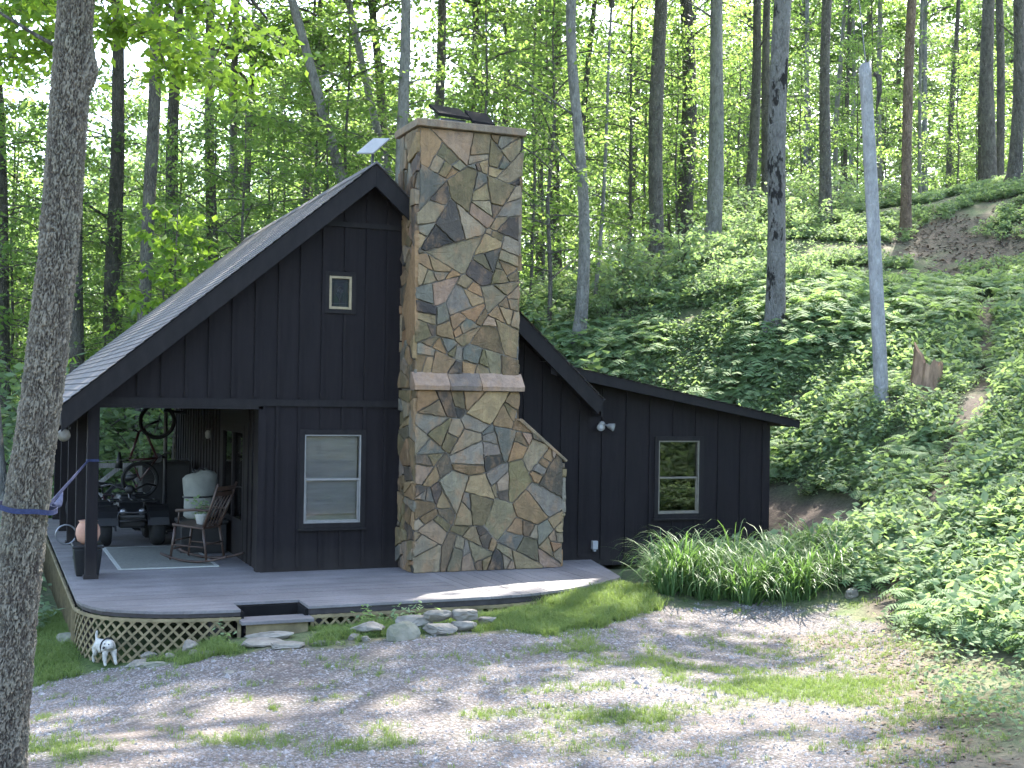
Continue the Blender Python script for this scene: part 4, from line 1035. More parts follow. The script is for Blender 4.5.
# shrubs
shrubs = []
for u, v, s in ((3.2, 31.5, 1.25), (4.1, 32.8, 1.5), (4.9, 33.5, 1.2), (2.3, 30.8, .9), (5.9, 34, 1.0), (1.6, 34, 1.1), (3.0, 35, 1.3), (7.0, 35.5, 1.2), (8.2, 37, 1.1), (10.2, 41, 1.3), (6.9, 30, .8), (.9, 31.5, 1.0), (4.9, 30.2, .9), (8.4, 33, .8), (-.3, 35, 1.4), (12, 43, 1.5), (7.6, 40, 1.5), (9.0, 43, 1.6)): shrubs.append((u, v, s))
for X_, Y_, s in ((.2, 27.2, 1.4), (1.3, 27.6, 1.6), (2.3, 27.1, 1.3), (3.3, 27.8, 1.5), (-.8, 26.8, 1.2), (.7, 29, 2.0), (2.2, 29.3, 2.2), (3.6, 29.6, 1.9), (-1.2, 28.8, 1.8), (-2.3, 26.5, 1.4), (-2.4, 29.5, 1.9), (-3.6, 28, 1.6), (4.6, 28, 1.5), (-4.5, 30, 1.9), (-5.5, 26, 1.4), (1.4, 31, 2.4), (3.0, 31.5, 2.4), (-.4, 31.2, 2.3), (-4.0, 24, 1.1), (-2.6, 23.5, .9), (-.7, 19.6, .9), (-.6, 21.2, 1.1), (-.7, 22.9, 1.2), (-1.9, 20.6, 1.1), (-2.2, 22.2, 1.2), (-.5, 24.6, 1.2), (-3.4, 21.4, 1.2)): shrubs.append((*UV(X_, Y_), s))  # those left of the porch are added to block sky light from it
for k in range(46):
    v = r.uniform(33, 60); u = r.uniform(-.44, -.02)*v
    x, y = W(u, v)
    if cabin_clear(x, y, 2): shrubs.append((u, v, r.uniform(1.1, 2.4)))
for u, v, s in shrubs:
    m_ = r.randint(0, 3); x, y = W(u, v)
    copy_set('leafy_shrub', 'leafy green shrub growing on the slope in the woods around the cabin', 'shrub', 'leafy shrubs on the wooded slope', x, y, r.uniform(0, 6.28), (s, s*r.uniform(.85, 1.1)),
             [('stem', SHR[m_][0], (0, 0, 0)), ('foliage', SHR[m_][1], (0, 0, 0))])

# far woods that read as one mass
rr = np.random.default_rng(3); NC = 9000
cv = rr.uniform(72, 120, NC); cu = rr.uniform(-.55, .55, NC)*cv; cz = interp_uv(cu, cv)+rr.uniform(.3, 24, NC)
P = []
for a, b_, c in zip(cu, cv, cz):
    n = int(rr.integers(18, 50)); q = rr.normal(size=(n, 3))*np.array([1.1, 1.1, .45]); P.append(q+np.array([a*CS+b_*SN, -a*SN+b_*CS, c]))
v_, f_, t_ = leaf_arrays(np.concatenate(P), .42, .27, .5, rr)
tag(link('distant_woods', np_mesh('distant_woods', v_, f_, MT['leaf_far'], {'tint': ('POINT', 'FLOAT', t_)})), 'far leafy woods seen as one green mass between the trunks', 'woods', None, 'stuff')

# ------------------------------------------------------------------ large foreground tree with real bark plates
def worley(a, b_, na, seed):
    g = np.random.default_rng(seed); J = g.random((na, 512, 2)); ia = np.floor(a).astype(int); ib = np.floor(b_).astype(int)
    d1 = np.full(a.shape, 9.); d2 = np.full(a.shape, 9.)
    for i in (-1, 0, 1):
        for j in (-1, 0, 1):
            c = J[(ia+i) % na, (ib+j) % 512]; d = np.hypot(ia+i+c[..., 0]-a, ib+j+c[..., 1]-b_)
            d2 = np.where(d < d1, d1, np.minimum(d2, d)); d1 = np.minimum(d1, d)
    return d1, d2
ctr_z = np.array([-.25, 1.706-.0, 2.343, 3.301, 4.902, 7.5, 10.]); ctr_u = np.array([-3.235, -3.075, -2.997, -2.909, -2.863, -2.84, -2.85])
NK, NZ = 150, 760
zz = np.linspace(-.25, 8.5, NZ); th = np.arange(NK)/NK*2*np.pi
Zg, Tg = np.meshgrid(zz, th, indexing='ij')
wA = (vnoise(Tg*4, Zg*9, .35, 9)-.5)*1.5 + (vnoise(Tg*9, Zg*22, .3, 10)-.5)*.7 + (vnoise(Tg*20, Zg*50, .3, 19)-.5)*.3
wB = (vnoise(Tg*5, Zg*8, .4, 13)-.5)*1.6 + (vnoise(Tg*12, Zg*24, .3, 14)-.5)*.9
d1, d2 = worley(Tg/(2*np.pi)*22+wA*.8, Zg*11.5+wB*.8, 22, 4)
e1, e2 = worley(Tg/(2*np.pi)*58+wA*1.6, Zg*34+wB*2, 58, 5)
ridge = np.clip((d2-d1)*2.3-.10, 0, 1)**.7
flake = np.clip((e2-e1)*1.3, 0, 1)
tone = vnoise(Tg*9+wA*.6, Zg*16+wB*.8, .5, 16)
lump = vnoise(Tg*1.5, Zg, .6, 12)-.5
rad = (.131+.04*np.exp(-(Zg+.25)/.4)-.0065*Zg) + .014*ridge*(.55+.9*tone) + .005*flake*ridge + .012*lump + np.random.default_rng(6).normal(0, .0012, Zg.shape)
rad += .045*np.exp(-((Zg-4.45)/.13)**2-((np.mod(Tg-.15+np.pi, 2*np.pi)-np.pi)/.35)**2)          # scar knob at a lost limb
uc = np.interp(zz, ctr_z, ctr_u)[:, None]
x0_, y0_ = W(-3.235, 8.0); TR0 = (x0_, y0_, gz(x0_, y0_))
uu = uc + .02*np.clip(Zg-3, 0, 3) + rad*np.cos(Tg); vv = 8.0 + rad*np.sin(Tg)
V_ = np.stack([uu*CS+vv*SN-TR0[0], -uu*SN+vv*CS-TR0[1], Zg-TR0[2]], -1).reshape(-1, 3)
ii = np.arange(NZ*NK).reshape(NZ, NK); F_ = np.stack([ii[:-1], np.roll(ii, -1, 1)[:-1], np.roll(ii, -1, 1)[1:], ii[1:]], -1).reshape(-1, 4)
def bigbark():
    m, n, l, o = newmat('flaky_bark')
    rdg = attr(n, 'ridge').outputs['Fac']; v = coords(n, l); nf = noise(n, l, v, 38, 6, .7); big = noise(n, l, v, 3.2, 4)
    c = mixc(n, l, nf, (.145, .122, .083), (.33, .28, .205))
    c = mixc(n, l, ramp(n, l, big, [(.45, (0, 0, 0)), (.62, (.7, .7, .7))]), c, mixc(n, l, nf, (.125, .13, .085), (.27, .27, .195)))
    c = mixc(n, l, math_(n, l, 'MULTIPLY', attr(n, 'tone').outputs['Fac'], .75), mixc(n, l, nf, (.125, .11, .085), (.25, .23, .185)), c)
    c = mixc(n, l, rdg, (.04, .032, .026), c)
    princ(n, l, o, c, .92, .2, 0, bump(n, l, nf, .7, .012)); return m
me = np_mesh('trunk', V_, F_, bigbark(), {'ridge': ('POINT', 'FLOAT', np.clip(ridge*(.45+.55*flake)*1.5, 0, 1)), 'tone': ('POINT', 'FLOAT', tone)}, False)
mt = thing('rough_barked_tree', 'large rough barked tree trunk in the left foreground with a navy strap round it', 'tree', TR0); link('trunk', me, mt)
b = MB(); LP = []
def limb(pts, r0, r1):
    b.tube([Vector((*W(u, v), z))-Vector(TR0) for u, v, z in pts], [r0+(r1-r0)*i/(len(pts)-1) for i in range(len(pts))], 7)
q = random.Random(8); rl = np.random.default_rng(15)
def twigs(a, c, n, spread, rad, leaves_):
    """leafy twigs along the line a->c"""
    for k in range(n):
        t = (k+q.random())/n; p = [a[i]+(c[i]-a[i])*t for i in range(3)]
        e = [p[0]+q.uniform(-spread, spread), p[1]+q.uniform(-spread, spread), p[2]+q.uniform(-spread*.75, spread*.35)]
        b.tube([Vector((*W(p[0], p[1]), p[2]))-Vector(TR0), Vector((*W(e[0], e[1]), e[2]))-Vector(TR0)], [.006, .002], 4, cap=False)
        for s_ in np.linspace(.15, 1.05, 5):
            m_ = leaves_; c_ = np.array([p[i]+(e[i]-p[i])*s_ for i in range(3)])
            pp = c_+rl.normal(size=(m_, 3))*np.array([rad, rad, rad*.45]); x = pp[:, 0]*CS+pp[:, 1]*SN; y = -pp[:, 0]*SN+pp[:, 1]*CS
            LP.append(np.stack([x-TR0[0], y-TR0[1], pp[:, 2]-TR0[2]], -1))
limb([(-2.85, 8.0, 5.5), (-2.5, 8.2, 5.55), (-2.0, 8.4, 5.3), (-1.7, 8.5, 4.95)], .05, .008)
limb([(-2.87, 8.0, 5.2), (-2.6, 8.6, 5.3), (-2.45, 9.2, 5.1), (-2.2, 9.6, 4.8)], .035, .006)
limb([(-2.9, 7.95, 4.58), (-3.05, 8.0, 4.66), (-3.35, 8.05, 4.84), (-3.9, 8.1, 5.1)], .016, .006)
limb([(-2.9, 8.1, 5.6), (-3.3, 8.4, 5.6), (-3.8, 8.8, 5.3)], .04, .008)
limb([(-2.85, 8.0, 7.5), (-2.0, 7.0, 9.0), (-1.2, 6.2, 9.6)], .07, .01); limb([(-2.85, 8.0, 7.8), (-3.8, 8.8, 9.3), (-4.6, 9.5, 10)], .07, .01)
twigs((-2.7, 8.15, 5.4), (-1.85, 8.5, 4.95), 30, .46, .085, 7)
twigs((-2.75, 8.5, 5.1), (-2.2, 9.5, 4.75), 20, .42, .09, 7)
twigs((-2.75, 8.2, 4.95), (-2.25, 8.7, 4.62), 14, .28, .08, 6)
twigs((-3.0, 8.3, 5.3), (-3.7, 8.8, 5.05), 26, .46, .09, 7)
twigs((-3.1, 8.7, 4.95), (-3.8, 9.0, 4.75), 14, .34, .09, 7)
twigs((-2.6, 7.5, 8.8), (-1.2, 6.2, 9.6), 26, .9, .2, 8); twigs((-3.2, 8.4, 8.8), (-4.6, 9.5, 10), 26, .9, .2, 8)
b.build('limb', MT['bark_grey'], mt, 0, True)
v_, f_, t_ = leaf_arrays(np.concatenate(LP), .088, .044, .55, rl, .45)
link('crown', np_mesh('crown', v_, f_, MT['leaf_near'], {'tint': ('POINT', 'FLOAT', t_)}), mt)
# broad-leaved sapling in front of the trunks above the roof
x, y = W(-6.9, 25.5); sb = thing('broadleaf_sapling', 'young broad-leaved tree with large drooping leaves behind the left roof slope', 'tree', (x, y, gz(x, y)))
b = MB(); b.tube([(0, 0, -.2), (.1, 0, 2), (0, .1, 4), (.05, 0, 6.3)], [.06, .05, .035, .01], 8); PP = []
for k in range(26):
    h = 2.2+4.1*k/26; az = k*2.4; L = q.uniform(.7, 1.5)*(1.15-.5*k/26); e = Vector((math.cos(az)*L, math.sin(az)*L, h+L*.25)); b.tube([(0.04, 0.02, h), tuple(e)], [.012, .004], 5)
    for s_ in np.linspace(.3, 1.05, 6): PP.append(np.array([[0.04+(e.x-.04)*s_, e.y*s_, h+(e.z-h)*s_]])+rl.normal(size=(7, 3))*np.array([.14, .14, .07]))
b.build('trunk', MT['bark_grey'], sb, 0, True)
v_, f_, t_ = leaf_arrays(np.concatenate(PP), .25, .12, .8, rl, .5)
link('crown', np_mesh('crown', v_, f_, MT['leaf_near'], {'tint': ('POINT', 'FLOAT', t_)}), sb)

# ------------------------------------------------------------------ ground cover, grass, gravel
def stamp(templates, pos, scale, rot, tilt, seed):
    """merge copies of (verts, faces(k), tint) templates"""
    r = np.random.default_rng(seed); n = len(pos); which = r.integers(0, len(templates), n); VV, FF, TT = [], [], []; base = 0
    for k, (tv, tf, tt) in enumerate(templates):
        m = np.where(which == k)[0]
        if not len(m): continue
        c, s = np.cos(rot[m]), np.sin(rot[m]); S = scale[m][:, None]
        x = tv[None, :, 0]*c[:, None]-tv[None, :, 1]*s[:, None]; y = tv[None, :, 0]*s[:, None]+tv[None, :, 1]*c[:, None]; z = np.repeat(tv[None, :, 2], len(m), 0)
        if tilt: z = z + x*(r.normal(0, tilt, len(m))[:, None]) + y*(r.normal(0, tilt, len(m))[:, None])
        V = np.stack([x*S+pos[m, 0:1], y*S+pos[m, 1:2], z*S+pos[m, 2:3]], -1)
        FF.append((tf[None]+(np.arange(len(m))*len(tv))[:, None, None]+base).reshape(-1, tf.shape[1])); VV.append(V.reshape(-1, 3)); base += V.shape[0]*V.shape[1]
        TT.append((tt[None]*.5+r.random(len(m))[:, None]*.5).ravel())
    return np.concatenate(VV), np.concatenate(FF), np.concatenate(TT)
def fern_template(seed, fronds=7, pairs=9):
    r = random.Random(seed); v, f, t = [], [], []
    for k in range(fronds):
        az = 2*math.pi*k/fronds+r.uniform(-.3, .3); L = r.uniform(.75, 1.1); ri = r.uniform(.55, 1.0); tn = r.random()
        def sp(s_):
            rr_ = L*s_*(.95-.15*s_); return Vector((math.cos(az)*rr_, math.sin(az)*rr_, ri*(s_*.95-.85*s_*s_)))
        side = Vector((-math.sin(az), math.cos(az), 0))
        for i in range(pairs):
            s0 = .18+.82*i/pairs; s1 = s0+.80*.82/pairs; p0, p1 = sp(s0), sp(s1); w = .19*math.sin(math.pi*min(1, (.12+.88*(1-(i/pairs))**.9)))*1.0+.01
            if i == 0: w *= .7
            for sg in (1, -1):
                fwd = (p1-p0)
                tip = p0+side*sg*w+fwd*.9+Vector((0, 0, -w*.22)); b0 = len(v)
                v += [tuple(p0), tuple(p1), tuple(tip+fwd*.25), tuple(tip-fwd*.2)]
                f.append((b0, b0+1, b0+2, b0+3)); t += [tn]*4
    return np.array(v), np.array(f), np.array(t)
def herb_template(seed, n=14, h=.5, L=.17, W_=.1):
    r = np.random.default_rng(seed); P = []
    for s in range(3):
        a = r.random()*6.3; lean = r.uniform(.05, .35); hh = h*r.uniform(.55, 1.1)
        for k in range(n//3):
            z = hh*(.3+.7*(k+1)/(n//3)); P.append((math.cos(a)*lean*z+r.normal(0, .08), math.sin(a)*lean*z+r.normal(0, .08), z))
    return leaf_arrays(np.array(P), L, W_, .75, r, .2)
def tuft_template(seed, n=11, h=.1, w=.008, lean=.6):
    r = random.Random(seed); v, f, t = [], [], []
    for k in range(n):
        a = r.uniform(0, 6.3); q_ = r.uniform(0, .045); x, y = math.cos(a)*q_, math.sin(a)*q_; b_ = r.uniform(0, 6.3); hh = h*r.uniform(.5, 1.2); ln = lean*r.uniform(.2, 1.2)*hh
        dx, dy = math.cos(b_), math.sin(b_); sx, sy = -dy*w/2, dx*w/2; i0 = len(v)
        v += [(x-sx, y-sy, -.01), (x+sx, y+sy, -.01), (x+dx*ln*.35+sx*.8, y+dy*ln*.35+sy*.8, hh*.62), (x+dx*ln*.35-sx*.8, y+dy*ln*.35-sy*.8, hh*.62),
              (x+dx*ln, y+dy*ln, hh), (x+dx*ln, y+dy*ln, hh*.985)]
        f += [(i0, i0+1, i0+2, i0+3), (i0+3, i0+2, i0+4, i0+5)]; t += [r.random()]*6
    return np.array(v), np.array(f), np.array(t)
def scatter(n, u0, u1, v0, v1, seed):
    r = np.random.default_rng(seed); return r.uniform(u0, u1, n), r.uniform(v0, v1, n), r
def place(u, v): return np.stack([u*CS+v*SN, -u*SN+v*CS, interp_uv(u, v)], -1)
def clear_of_house(u, v, m=0.):
    x = u*CS+v*SN; y = -u*SN+v*CS
    return ~((x > .95-m) & (x < 11.62+m) & (y > 13.95-m) & (y < 25.3+m) & ~((x > 8.5+m) & (y < 16.95-m)) & ~((x > 7.2) & (y < 14.6)) & ~((x > 11.62+m)) & ~((x > 8.45) & (y > 21.9)))
def stuff(name, arr, mat, label, cat):
    return tag(link(name, np_mesh(name, arr[0], arr[1], mat, {'tint': ('POINT', 'FLOAT', arr[2])})), label, cat, None, 'stuff')

def hill_mask(u, v, r, trail_open=1.):
    g, gp, lawn, dirt, side = masks(u, v)
    ok = (g < .5) & (lawn < .5) & clear_of_house(u, v, .05) & (r.random(len(u)) > dirt*(1.1+.9*(v < 30))*trail_open) & (r.random(len(u)) > side*1.3)
    x = u*CS+v*SN; y = -u*SN+v*CS
    bed = (x > 8.45) & (y < 17.0) & (u < 4.5) & (v < 17.6)
    foot = v < 13.8 + np.clip((4.2-u)*4, -4, 2) + (vnoise(u, v, .5, 44)-.5)*1.2
    return ok & ~bed & ~foot & ~((np.abs(u-6.69) < .16) & (v > 22.0) & (v < 22.9)) & ~((np.abs(u-7.5) < .32) & (v > 21.9) & (v < 23.2))
# herbs on the near hillside
u, v, r_ = scatter(62000, 2.2, 15, 9.5, 26, 1); k = hill_mask(u, v, r_) & (u > 3.1+.0*v) & (u < .62*v+3) & (vnoise(u, v, .9, 21) > .22); P = place(u, v)[k]
n = len(P); A1 = stamp([herb_template(s, 21, .25, .075, .046) for s in range(4)] + [herb_template(s+60, 14, .34, .12, .06) for s in range(2)] + [herb_template(s+70, 24, .22, .06, .034) for s in range(2)], P, r_.uniform(.5, 1.3, n)*(.75+.6*vnoise(u[k], v[k], 1.1, 41)), r_.random(n)*6.3, .15, 2)
u, v, r_ = scatter(42000, -1, 20, 26, 44, 3); k = hill_mask(u, v, r_) & (u < .60*v+2.5) & (u > .0*v) & (vnoise(u, v, 1.3, 22) + .25*vnoise(u, v, .4, 52) > .38+.22*np.clip((v-31)/3, 0, 1)*(u > 7)); P = place(u, v)[k]
n = len(P); A2 = stamp([herb_template(s+9, 18, .28, .12, .07) for s in range(5)], P, r_.uniform(.4, 1.15, n), r_.random(n)*6.3, .15, 4)
u, v, r_ = scatter(9000, -18, 2, 22, 50, 5); k = hill_mask(u, v, r_) & clear_of_house(u, v, .5) & (u > -.46*v-1); P = place(u, v)[k]
n = len(P); A3 = stamp([herb_template(s+15, 12, .6, .24, .14) for s in range(4)], P, r_.uniform(.5, 1.3, n), r_.random(n)*6.3, .15, 6)
def join(*L):
    o = 0; V, F, T = [], [], []
    for a in L: V.append(a[0]); F.append(a[1]+o); T.append(a[2]); o += len(a[0])
    return np.concatenate(V), np.concatenate(F), np.concatenate(T)
u, v, r_ = scatter(900, -8.5, -5.0, 13.2, 21, 7); k = hill_mask(u, v, r_) | (v > 15.2); k &= clear_of_house(u, v, .2); P = place(u, v)[k]; n = len(P)
A4 = stamp([herb_template(s+19, 14, .4, .14, .08) for s in range(4)], P, r_.uniform(.5, 1.2, n), r_.random(n)*6.3, .15, 8)
u, v, r_ = scatter(420, -4.6, 1.2, 13.3, 14.6, 9); x = u*CS+v*SN; y = -u*SN+v*CS
k = (y < 14.02+np.maximum(0, x-5.8)*.45) & (y > 13.62+np.maximum(0, x-5.8)*.35) & ~((x > 2.45) & (x < 3.6)) & (x > 1.0) & (vnoise(x*1.0, y*0+.5, .5, 31) > .42); P = place(u, v)[k]; n = len(P)
A5 = stamp([herb_template(s+25, 12, .3, .09, .05) for s in range(4)], P, r_.uniform(.35, 1.0, n), r_.random(n)*6.3, .2, 10)
u, v, r_ = scatter(1500, 2.6, 5.6, 8.5, 14.5, 71); k = (u > 3.1+.1*(v-9)+.6*vnoise(u, v, .4, 72)) & (masks(u, v)[0] < .5) & (r_.random(len(u)) < .25+.7*vnoise(u, v, .6, 73)) & clear_of_house(u, v, .1); P = place(u, v)[k]; n = len(P)
A6 = stamp([herb_template(s+33, 10, .16, .06, .035) for s in range(4)], P, r_.uniform(.4, 1.3, n), r_.random(n)*6.3, .2, 74)
stuff('leafy_ground_cover', join(A1, A2, A3, A4, A5, A6), MT['herb'], 'dense leafy weeds and low plants covering the slope beside the cabin', 'ground cover')
u, v, r_ = scatter(11000, 3.0, 14, 9.5, 27, 11); k = hill_mask(u, v, r_, .8) & (u < .60*v+2.5) & (u > 3.4) & (vnoise(u, v, 1.6, 23) > .32); P = place(u, v)[k]; P[:, 2] += .07
n = len(P); B1 = stamp([fern_template(s) for s in range(5)], P, r_.uniform(.26, .54, n), r_.random(n)*6.3, .18, 12)
u, v, r_ = scatter(4600, 1, 17, 26, 38, 13); k = hill_mask(u, v, r_) & (u < .60*v+2.5) & ((v < 31) | (u < 7)) & (vnoise(u, v, 2, 24) > .45); P = place(u, v)[k]; P[:, 2] += .14
n = len(P); B2 = stamp([fern_template(s+7, 6, 6) for s in range(4)], P, r_.uniform(.4, .8, n), r_.random(n)*6.3, .18, 14)
stuff('ferns', join(B1, B2), MT['fern'], 'pale green ferns growing among the weeds on the slope', 'ferns')
# lawn and grass through the gravel
u, v, r_ = scatter(120000, -7, 5, 8.2, 17.5, 15); g, gp, lawn, dirt, side = masks(u, v); kk = r_.random(len(u)); x = u*CS+v*SN; y = -u*SN+v*CS
k = ((lawn > .5) & (kk < .25+.75*vnoise(u, v, .28, 61))) | (kk < gp*.60) | ((g > .5) & (kk < .004)) | ((side > .3) & (kk < .10))
k &= ~((x > 1.0) & (x < 8.5) & (y > 14.05+np.maximum(0, x-5.8)*.42)); P = place(u, v)[k]; n = len(P)
C1 = stamp([tuft_template(s, 12, .06, .005, .9) for s in range(6)], P, r_.uniform(.5, 1.25, n)*np.where(lawn[k] > .5, .8+.9*vnoise(u[k], v[k], .4, 62), .75), r_.random(n)*6.3, 0, 16)
stuff('grass', C1, MT['grass'], 'short grass growing by the deck and in patches through the gravel', 'grass')
# gravel stones
def pebble(seed):
    r = np.random.default_rng(seed); v = np.array([(1, 0, 0), (-1, 0, 0), (0, 1, 0), (0, -1, 0), (0, 0, .7), (0, 0, -.5)], float)*r.uniform(.6, 1.25, (6, 1))+r.normal(0, .12, (6, 3))
    f = np.array([(0, 2, 4), (2, 1, 4), (1, 3, 4), (3, 0, 4), (2, 0, 5), (1, 2, 5), (3, 1, 5), (0, 3, 5)]); return v, f, np.full(6, r.random())
u, v, r_ = scatter(90000, -6.5, 4.5, 8.0, 16.2, 17); g, gp, lawn, dirt, side = masks(u, v)
k = (g > .5) & (r_.random(len(u)) > np.maximum(gp*.7, side*.55)) & (vnoise(u, v, .8, 33)*.8+vnoise(u, v, .25, 34)*.4 > .42*r_.random(len(u))+.18); P = place(u, v)[k]; n = len(P)
D1 = stamp([pebble(s) for s in range(8)], P, .0085*np.exp(r_.normal(0, .48, n)), r_.random(n)*6.3, 0, 18)
def gravel_mat():
    m, n, l, o = newmat('crushed_stone'); t = attr(n, 'tint').outputs['Fac']; nz = noise(n, l, coords(n, l), 60, 3)
    c = ramp(n, l, t, [(.1, (.065, .062, .063)), (.4, (.14, .133, .134)), (.6, (.195, .184, .184)), (.72, (.20, .165, .145)), (.85, (.31, .295, .29))])
    princ(n, l, o, mixc(n, l, .35, c, mixc(n, l, nz, (.1, .1, .1), (.5, .48, .46))), .9, .2); return m
MT['gravel'] = gravel_mat()
stuff('gravel', D1, MT['gravel'], 'grey crushed stone gravel of the drive', 'gravel')
# dead leaves and twigs at the foot of the slope and on the bare patch
u, v, r_ = scatter(9000, 1.8, 6, 8, 15.5, 19); g, gp, lawn, dirt, side = masks(u, v); k = (r_.random(len(u)) < np.clip(side, 0, 1)*.8+.06*(g < .5)) & (u < .46*v+.5)
u2, v2, r2_ = scatter(9000, 8.5, 15, 29.5, 38.5, 20); m2 = masks(u2, v2); k2 = m2[3] > .5
Q = np.concatenate([place(u, v)[k], place(u2, v2)[k2]]); Q[:, 2] += .012
E1 = leaf_arrays(Q[:k.sum()], .055, .035, .85, r_, .02); E2 = leaf_arrays(Q[k.sum():], .10, .065, .85, r_, .02)
stuff('leaf_litter', join(E1, E2), MT['litter'], 'brown dead leaves lying at the foot of the slope', 'leaf litter')

# strappy clumps in front of the wing: one thing each
def strap_clump(seed, n=70):
    r = random.Random(seed); v, f, t = [], [], []
    for k in range(n):
        a = r.uniform(0, 6.3); q_ = r.uniform(0, .16); x, y = math.cos(a)*q_, math.sin(a)*q_; b_ = a+r.uniform(-.8, .8); L = r.uniform(.65, 1.35); el = r.uniform(.75, 1.5); w = r.uniform(.016, .030)
        p = Vector((x, y, -.03)); e = el; i0 = len(v); tn = r.random(); N = 8; bend = r.uniform(.30, .72)
        for i in range(N+1):
            ww = w*(1-(i/N)**2.2)+.001; sx, sy = -math.sin(b_)*ww/2, math.cos(b_)*ww/2
            v += [(p.x-sx, p.y-sy, p.z), (p.x+sx, p.y+sy, p.z)]; t += [tn]*2
            p = p+Vector((math.cos(b_)*math.cos(e), math.sin(b_)*math.cos(e), math.sin(e)))*L/N; e -= bend*(i/N)*1.5
        f += [(i0+2*i, i0+2*i+1, i0+2*i+3, i0+2*i+2) for i in range(N)]
    return np_mesh('strap_leaves', np.array(v), np.array(f), MT['strap'], {'tint': ('POINT', 'FLOAT', t)}, True)
SC = [strap_clump(s) for s in range(5)]
r = random.Random(31)
for k in range(46):
    v = r.uniform(16.35, 18.2); u = 2.05+ (k % 23)/22*2.35 + r.uniform(-.08, .08)
    if k >= 23: v = r.uniform(15.95, 16.6) + .25*abs((u-3.2)/1.2)
    x, y = W(u, v)
    if y > 16.75: y = 16.7 - r.uniform(0, .3)
    o = link('strap_leaf_clump', SC[r.randint(0, 4)], None, (x, y, gz(x, y))); o.rotation_euler = (0, 0, r.uniform(0, 6.28)); s = r.uniform(.62, .98)*(1. if u < 3.9 else .85); o.scale = (s, s, s)
    tag(o, 'clump of long arching strap leaves in the bed before the lean-to wing', 'plant', 'strap-leaved clumps in the bed before the wing')

# ------------------------------------------------------------------ stones by the deck
def rock(name, label, u, v, sx, sy, sz, rz, mat='rock', seed=0, group=None, dz=0., tilt=(0, 0)):
    r = random.Random(seed+int(u*313)+int(v*97)); bm = bmesh.new(); bmesh.ops.create_icosphere(bm, subdivisions=3, radius=1)
    sx, sy, sz = sx*1.12, sy*1.1, sz*1.15; d = [Vector((r.gauss(0, 1), r.gauss(0, 1), r.gauss(0, 1))).normalized() for _ in range(15)]; c = [r.uniform(.48, .80) for _ in d]
    for vt in bm.verts:
        p = vt.co
        for n_, k_ in zip(d, c):
            e = p.dot(n_)-k_
            if e > 0: p = p - n_*e*.96
        if p.z > .62: p.z = .62+(p.z-.62)*.3
        vt.co = Vector((p.x*sx, p.y*sy, p.z*sz))*1.0 + Vector((r.gauss(0, .004), r.gauss(0, .004), r.gauss(0, .003)))
    me = bpy.data.meshes.new(name); bm.to_mesh(me); bm.free(); me.materials.append(MT[mat])
    for p in me.polygons: p.use_smooth = False
    x, y = W(u, v); o = link(name, me, None, (x, y, gz(x, y)+sz*.25+dz)); o.rotation_euler = (tilt[0], tilt[1], rz); return tag(o, label, 'rock', group)
def uvpx(px, py, v): return (px-512-(py-384)*-.0157*-1)/1256*v
# pile in front of the deck: (pixel-free) right, ahead, half sizes
rock('rock', 'large rounded boulder in front of the middle of the deck edge', -1.12, 13.42, .215, .14, .175, .35, 'rock_mossy', 1)
rock('rock', 'long flat rock left of the rounded boulder, tilted on smaller stones', -1.48, 13.66, .24, .14, .075, -.35, 'rock', 2, None, .05)
rock('rock', 'flat rock behind the rounded boulder against the lattice', -1.02, 13.85, .24, .12, .09, -.3, 'rock', 3, None, .06)
rock('rock', 'upper flat rock right of the rounded boulder on the stacked row', -.74, 13.80, .17, .12, .075, -.4, 'rock', 4, None, .14)
rock('rock', 'upper right rock of the stacked row, next to the grass', -.47, 13.88, .17, .11, .075, -.4, 'rock', 5, None, .13)
rock('rock', 'lower rock of the stacked row right beside the rounded boulder', -.73, 13.55, .18, .11, .075, -.35, 'rock', 6, None, .03)
rock('rock', 'lower right rock of the stacked row half in the grass', -.48, 13.72, .17, .10, .06, -.4, 'rock', 7, None, .04)
rock('rock', 'rightmost pale rock of the row, partly hidden by weeds under the deck', -.25, 13.98, .15, .09, .06, -.3, 'rock', 8, None, .07)
rock('rock', 'small stone under the left end of the long flat rock', -1.64, 13.42, .08, .06, .05, .2, 'rock', 9)
rock('rock', 'small stone left of the rounded boulder at the gravel edge', -1.52, 13.34, .07, .06, .05, .9, 'rock', 10)
rock('rock', 'flat grey slab lying by itself between the step stones and the boulder', -1.93, 13.25, .15, .08, .035, -.2, 'rock', 11)
rock('stepping_stone', 'wide pale stepping stone just below the deck step', -2.55, 13.66, .30, .17, .06, -.38, 'rock', 12, None, .02)
rock('stepping_stone', 'pale stepping stone nearer the gravel, below the first one', -2.62, 13.40, .26, .16, .05, -.38, 'rock', 13, None, .01)
rock('stepping_stone', 'grey flat stepping stone right at the gravel edge by the step', -2.33, 13.18, .22, .12, .045, -.3, 'rock', 14, None, .01)
rock('rock', 'upright rounded stone under the lattice left of the step', -3.45, 13.62, .10, .07, .085, .3, 'rock', 15, None, .05)
rock('rock', 'flat stone below the upright rounded stone left of the step', -3.28, 13.42, .15, .08, .04, -.35, 'rock', 16)
rock('rock', 'pale flat stone in the grass, right of the dog', -3.95, 13.55, .12, .08, .055, .2, 'rock', 17)
rock('rock', 'small pale stone on top of the leftmost flat stone near the dog', -3.90, 13.68, .09, .06, .04, .1, 'rock', 18, None, .06)
rock('rock', 'small stone in the middle of the stones left of the step', -3.62, 13.5, .08, .06, .05, .5, 'rock', 19)
rock('rock', 'grey stone slab at the grass edge, lowest of the stones left of the step', -3.10, 13.28, .15, .07, .035, -.3, 'rock', 20)
rock('rock', 'half buried stone at the gravel edge between dog and step', -3.72, 13.30, .14, .08, .04, -.1, 'rock_mossy', 21)
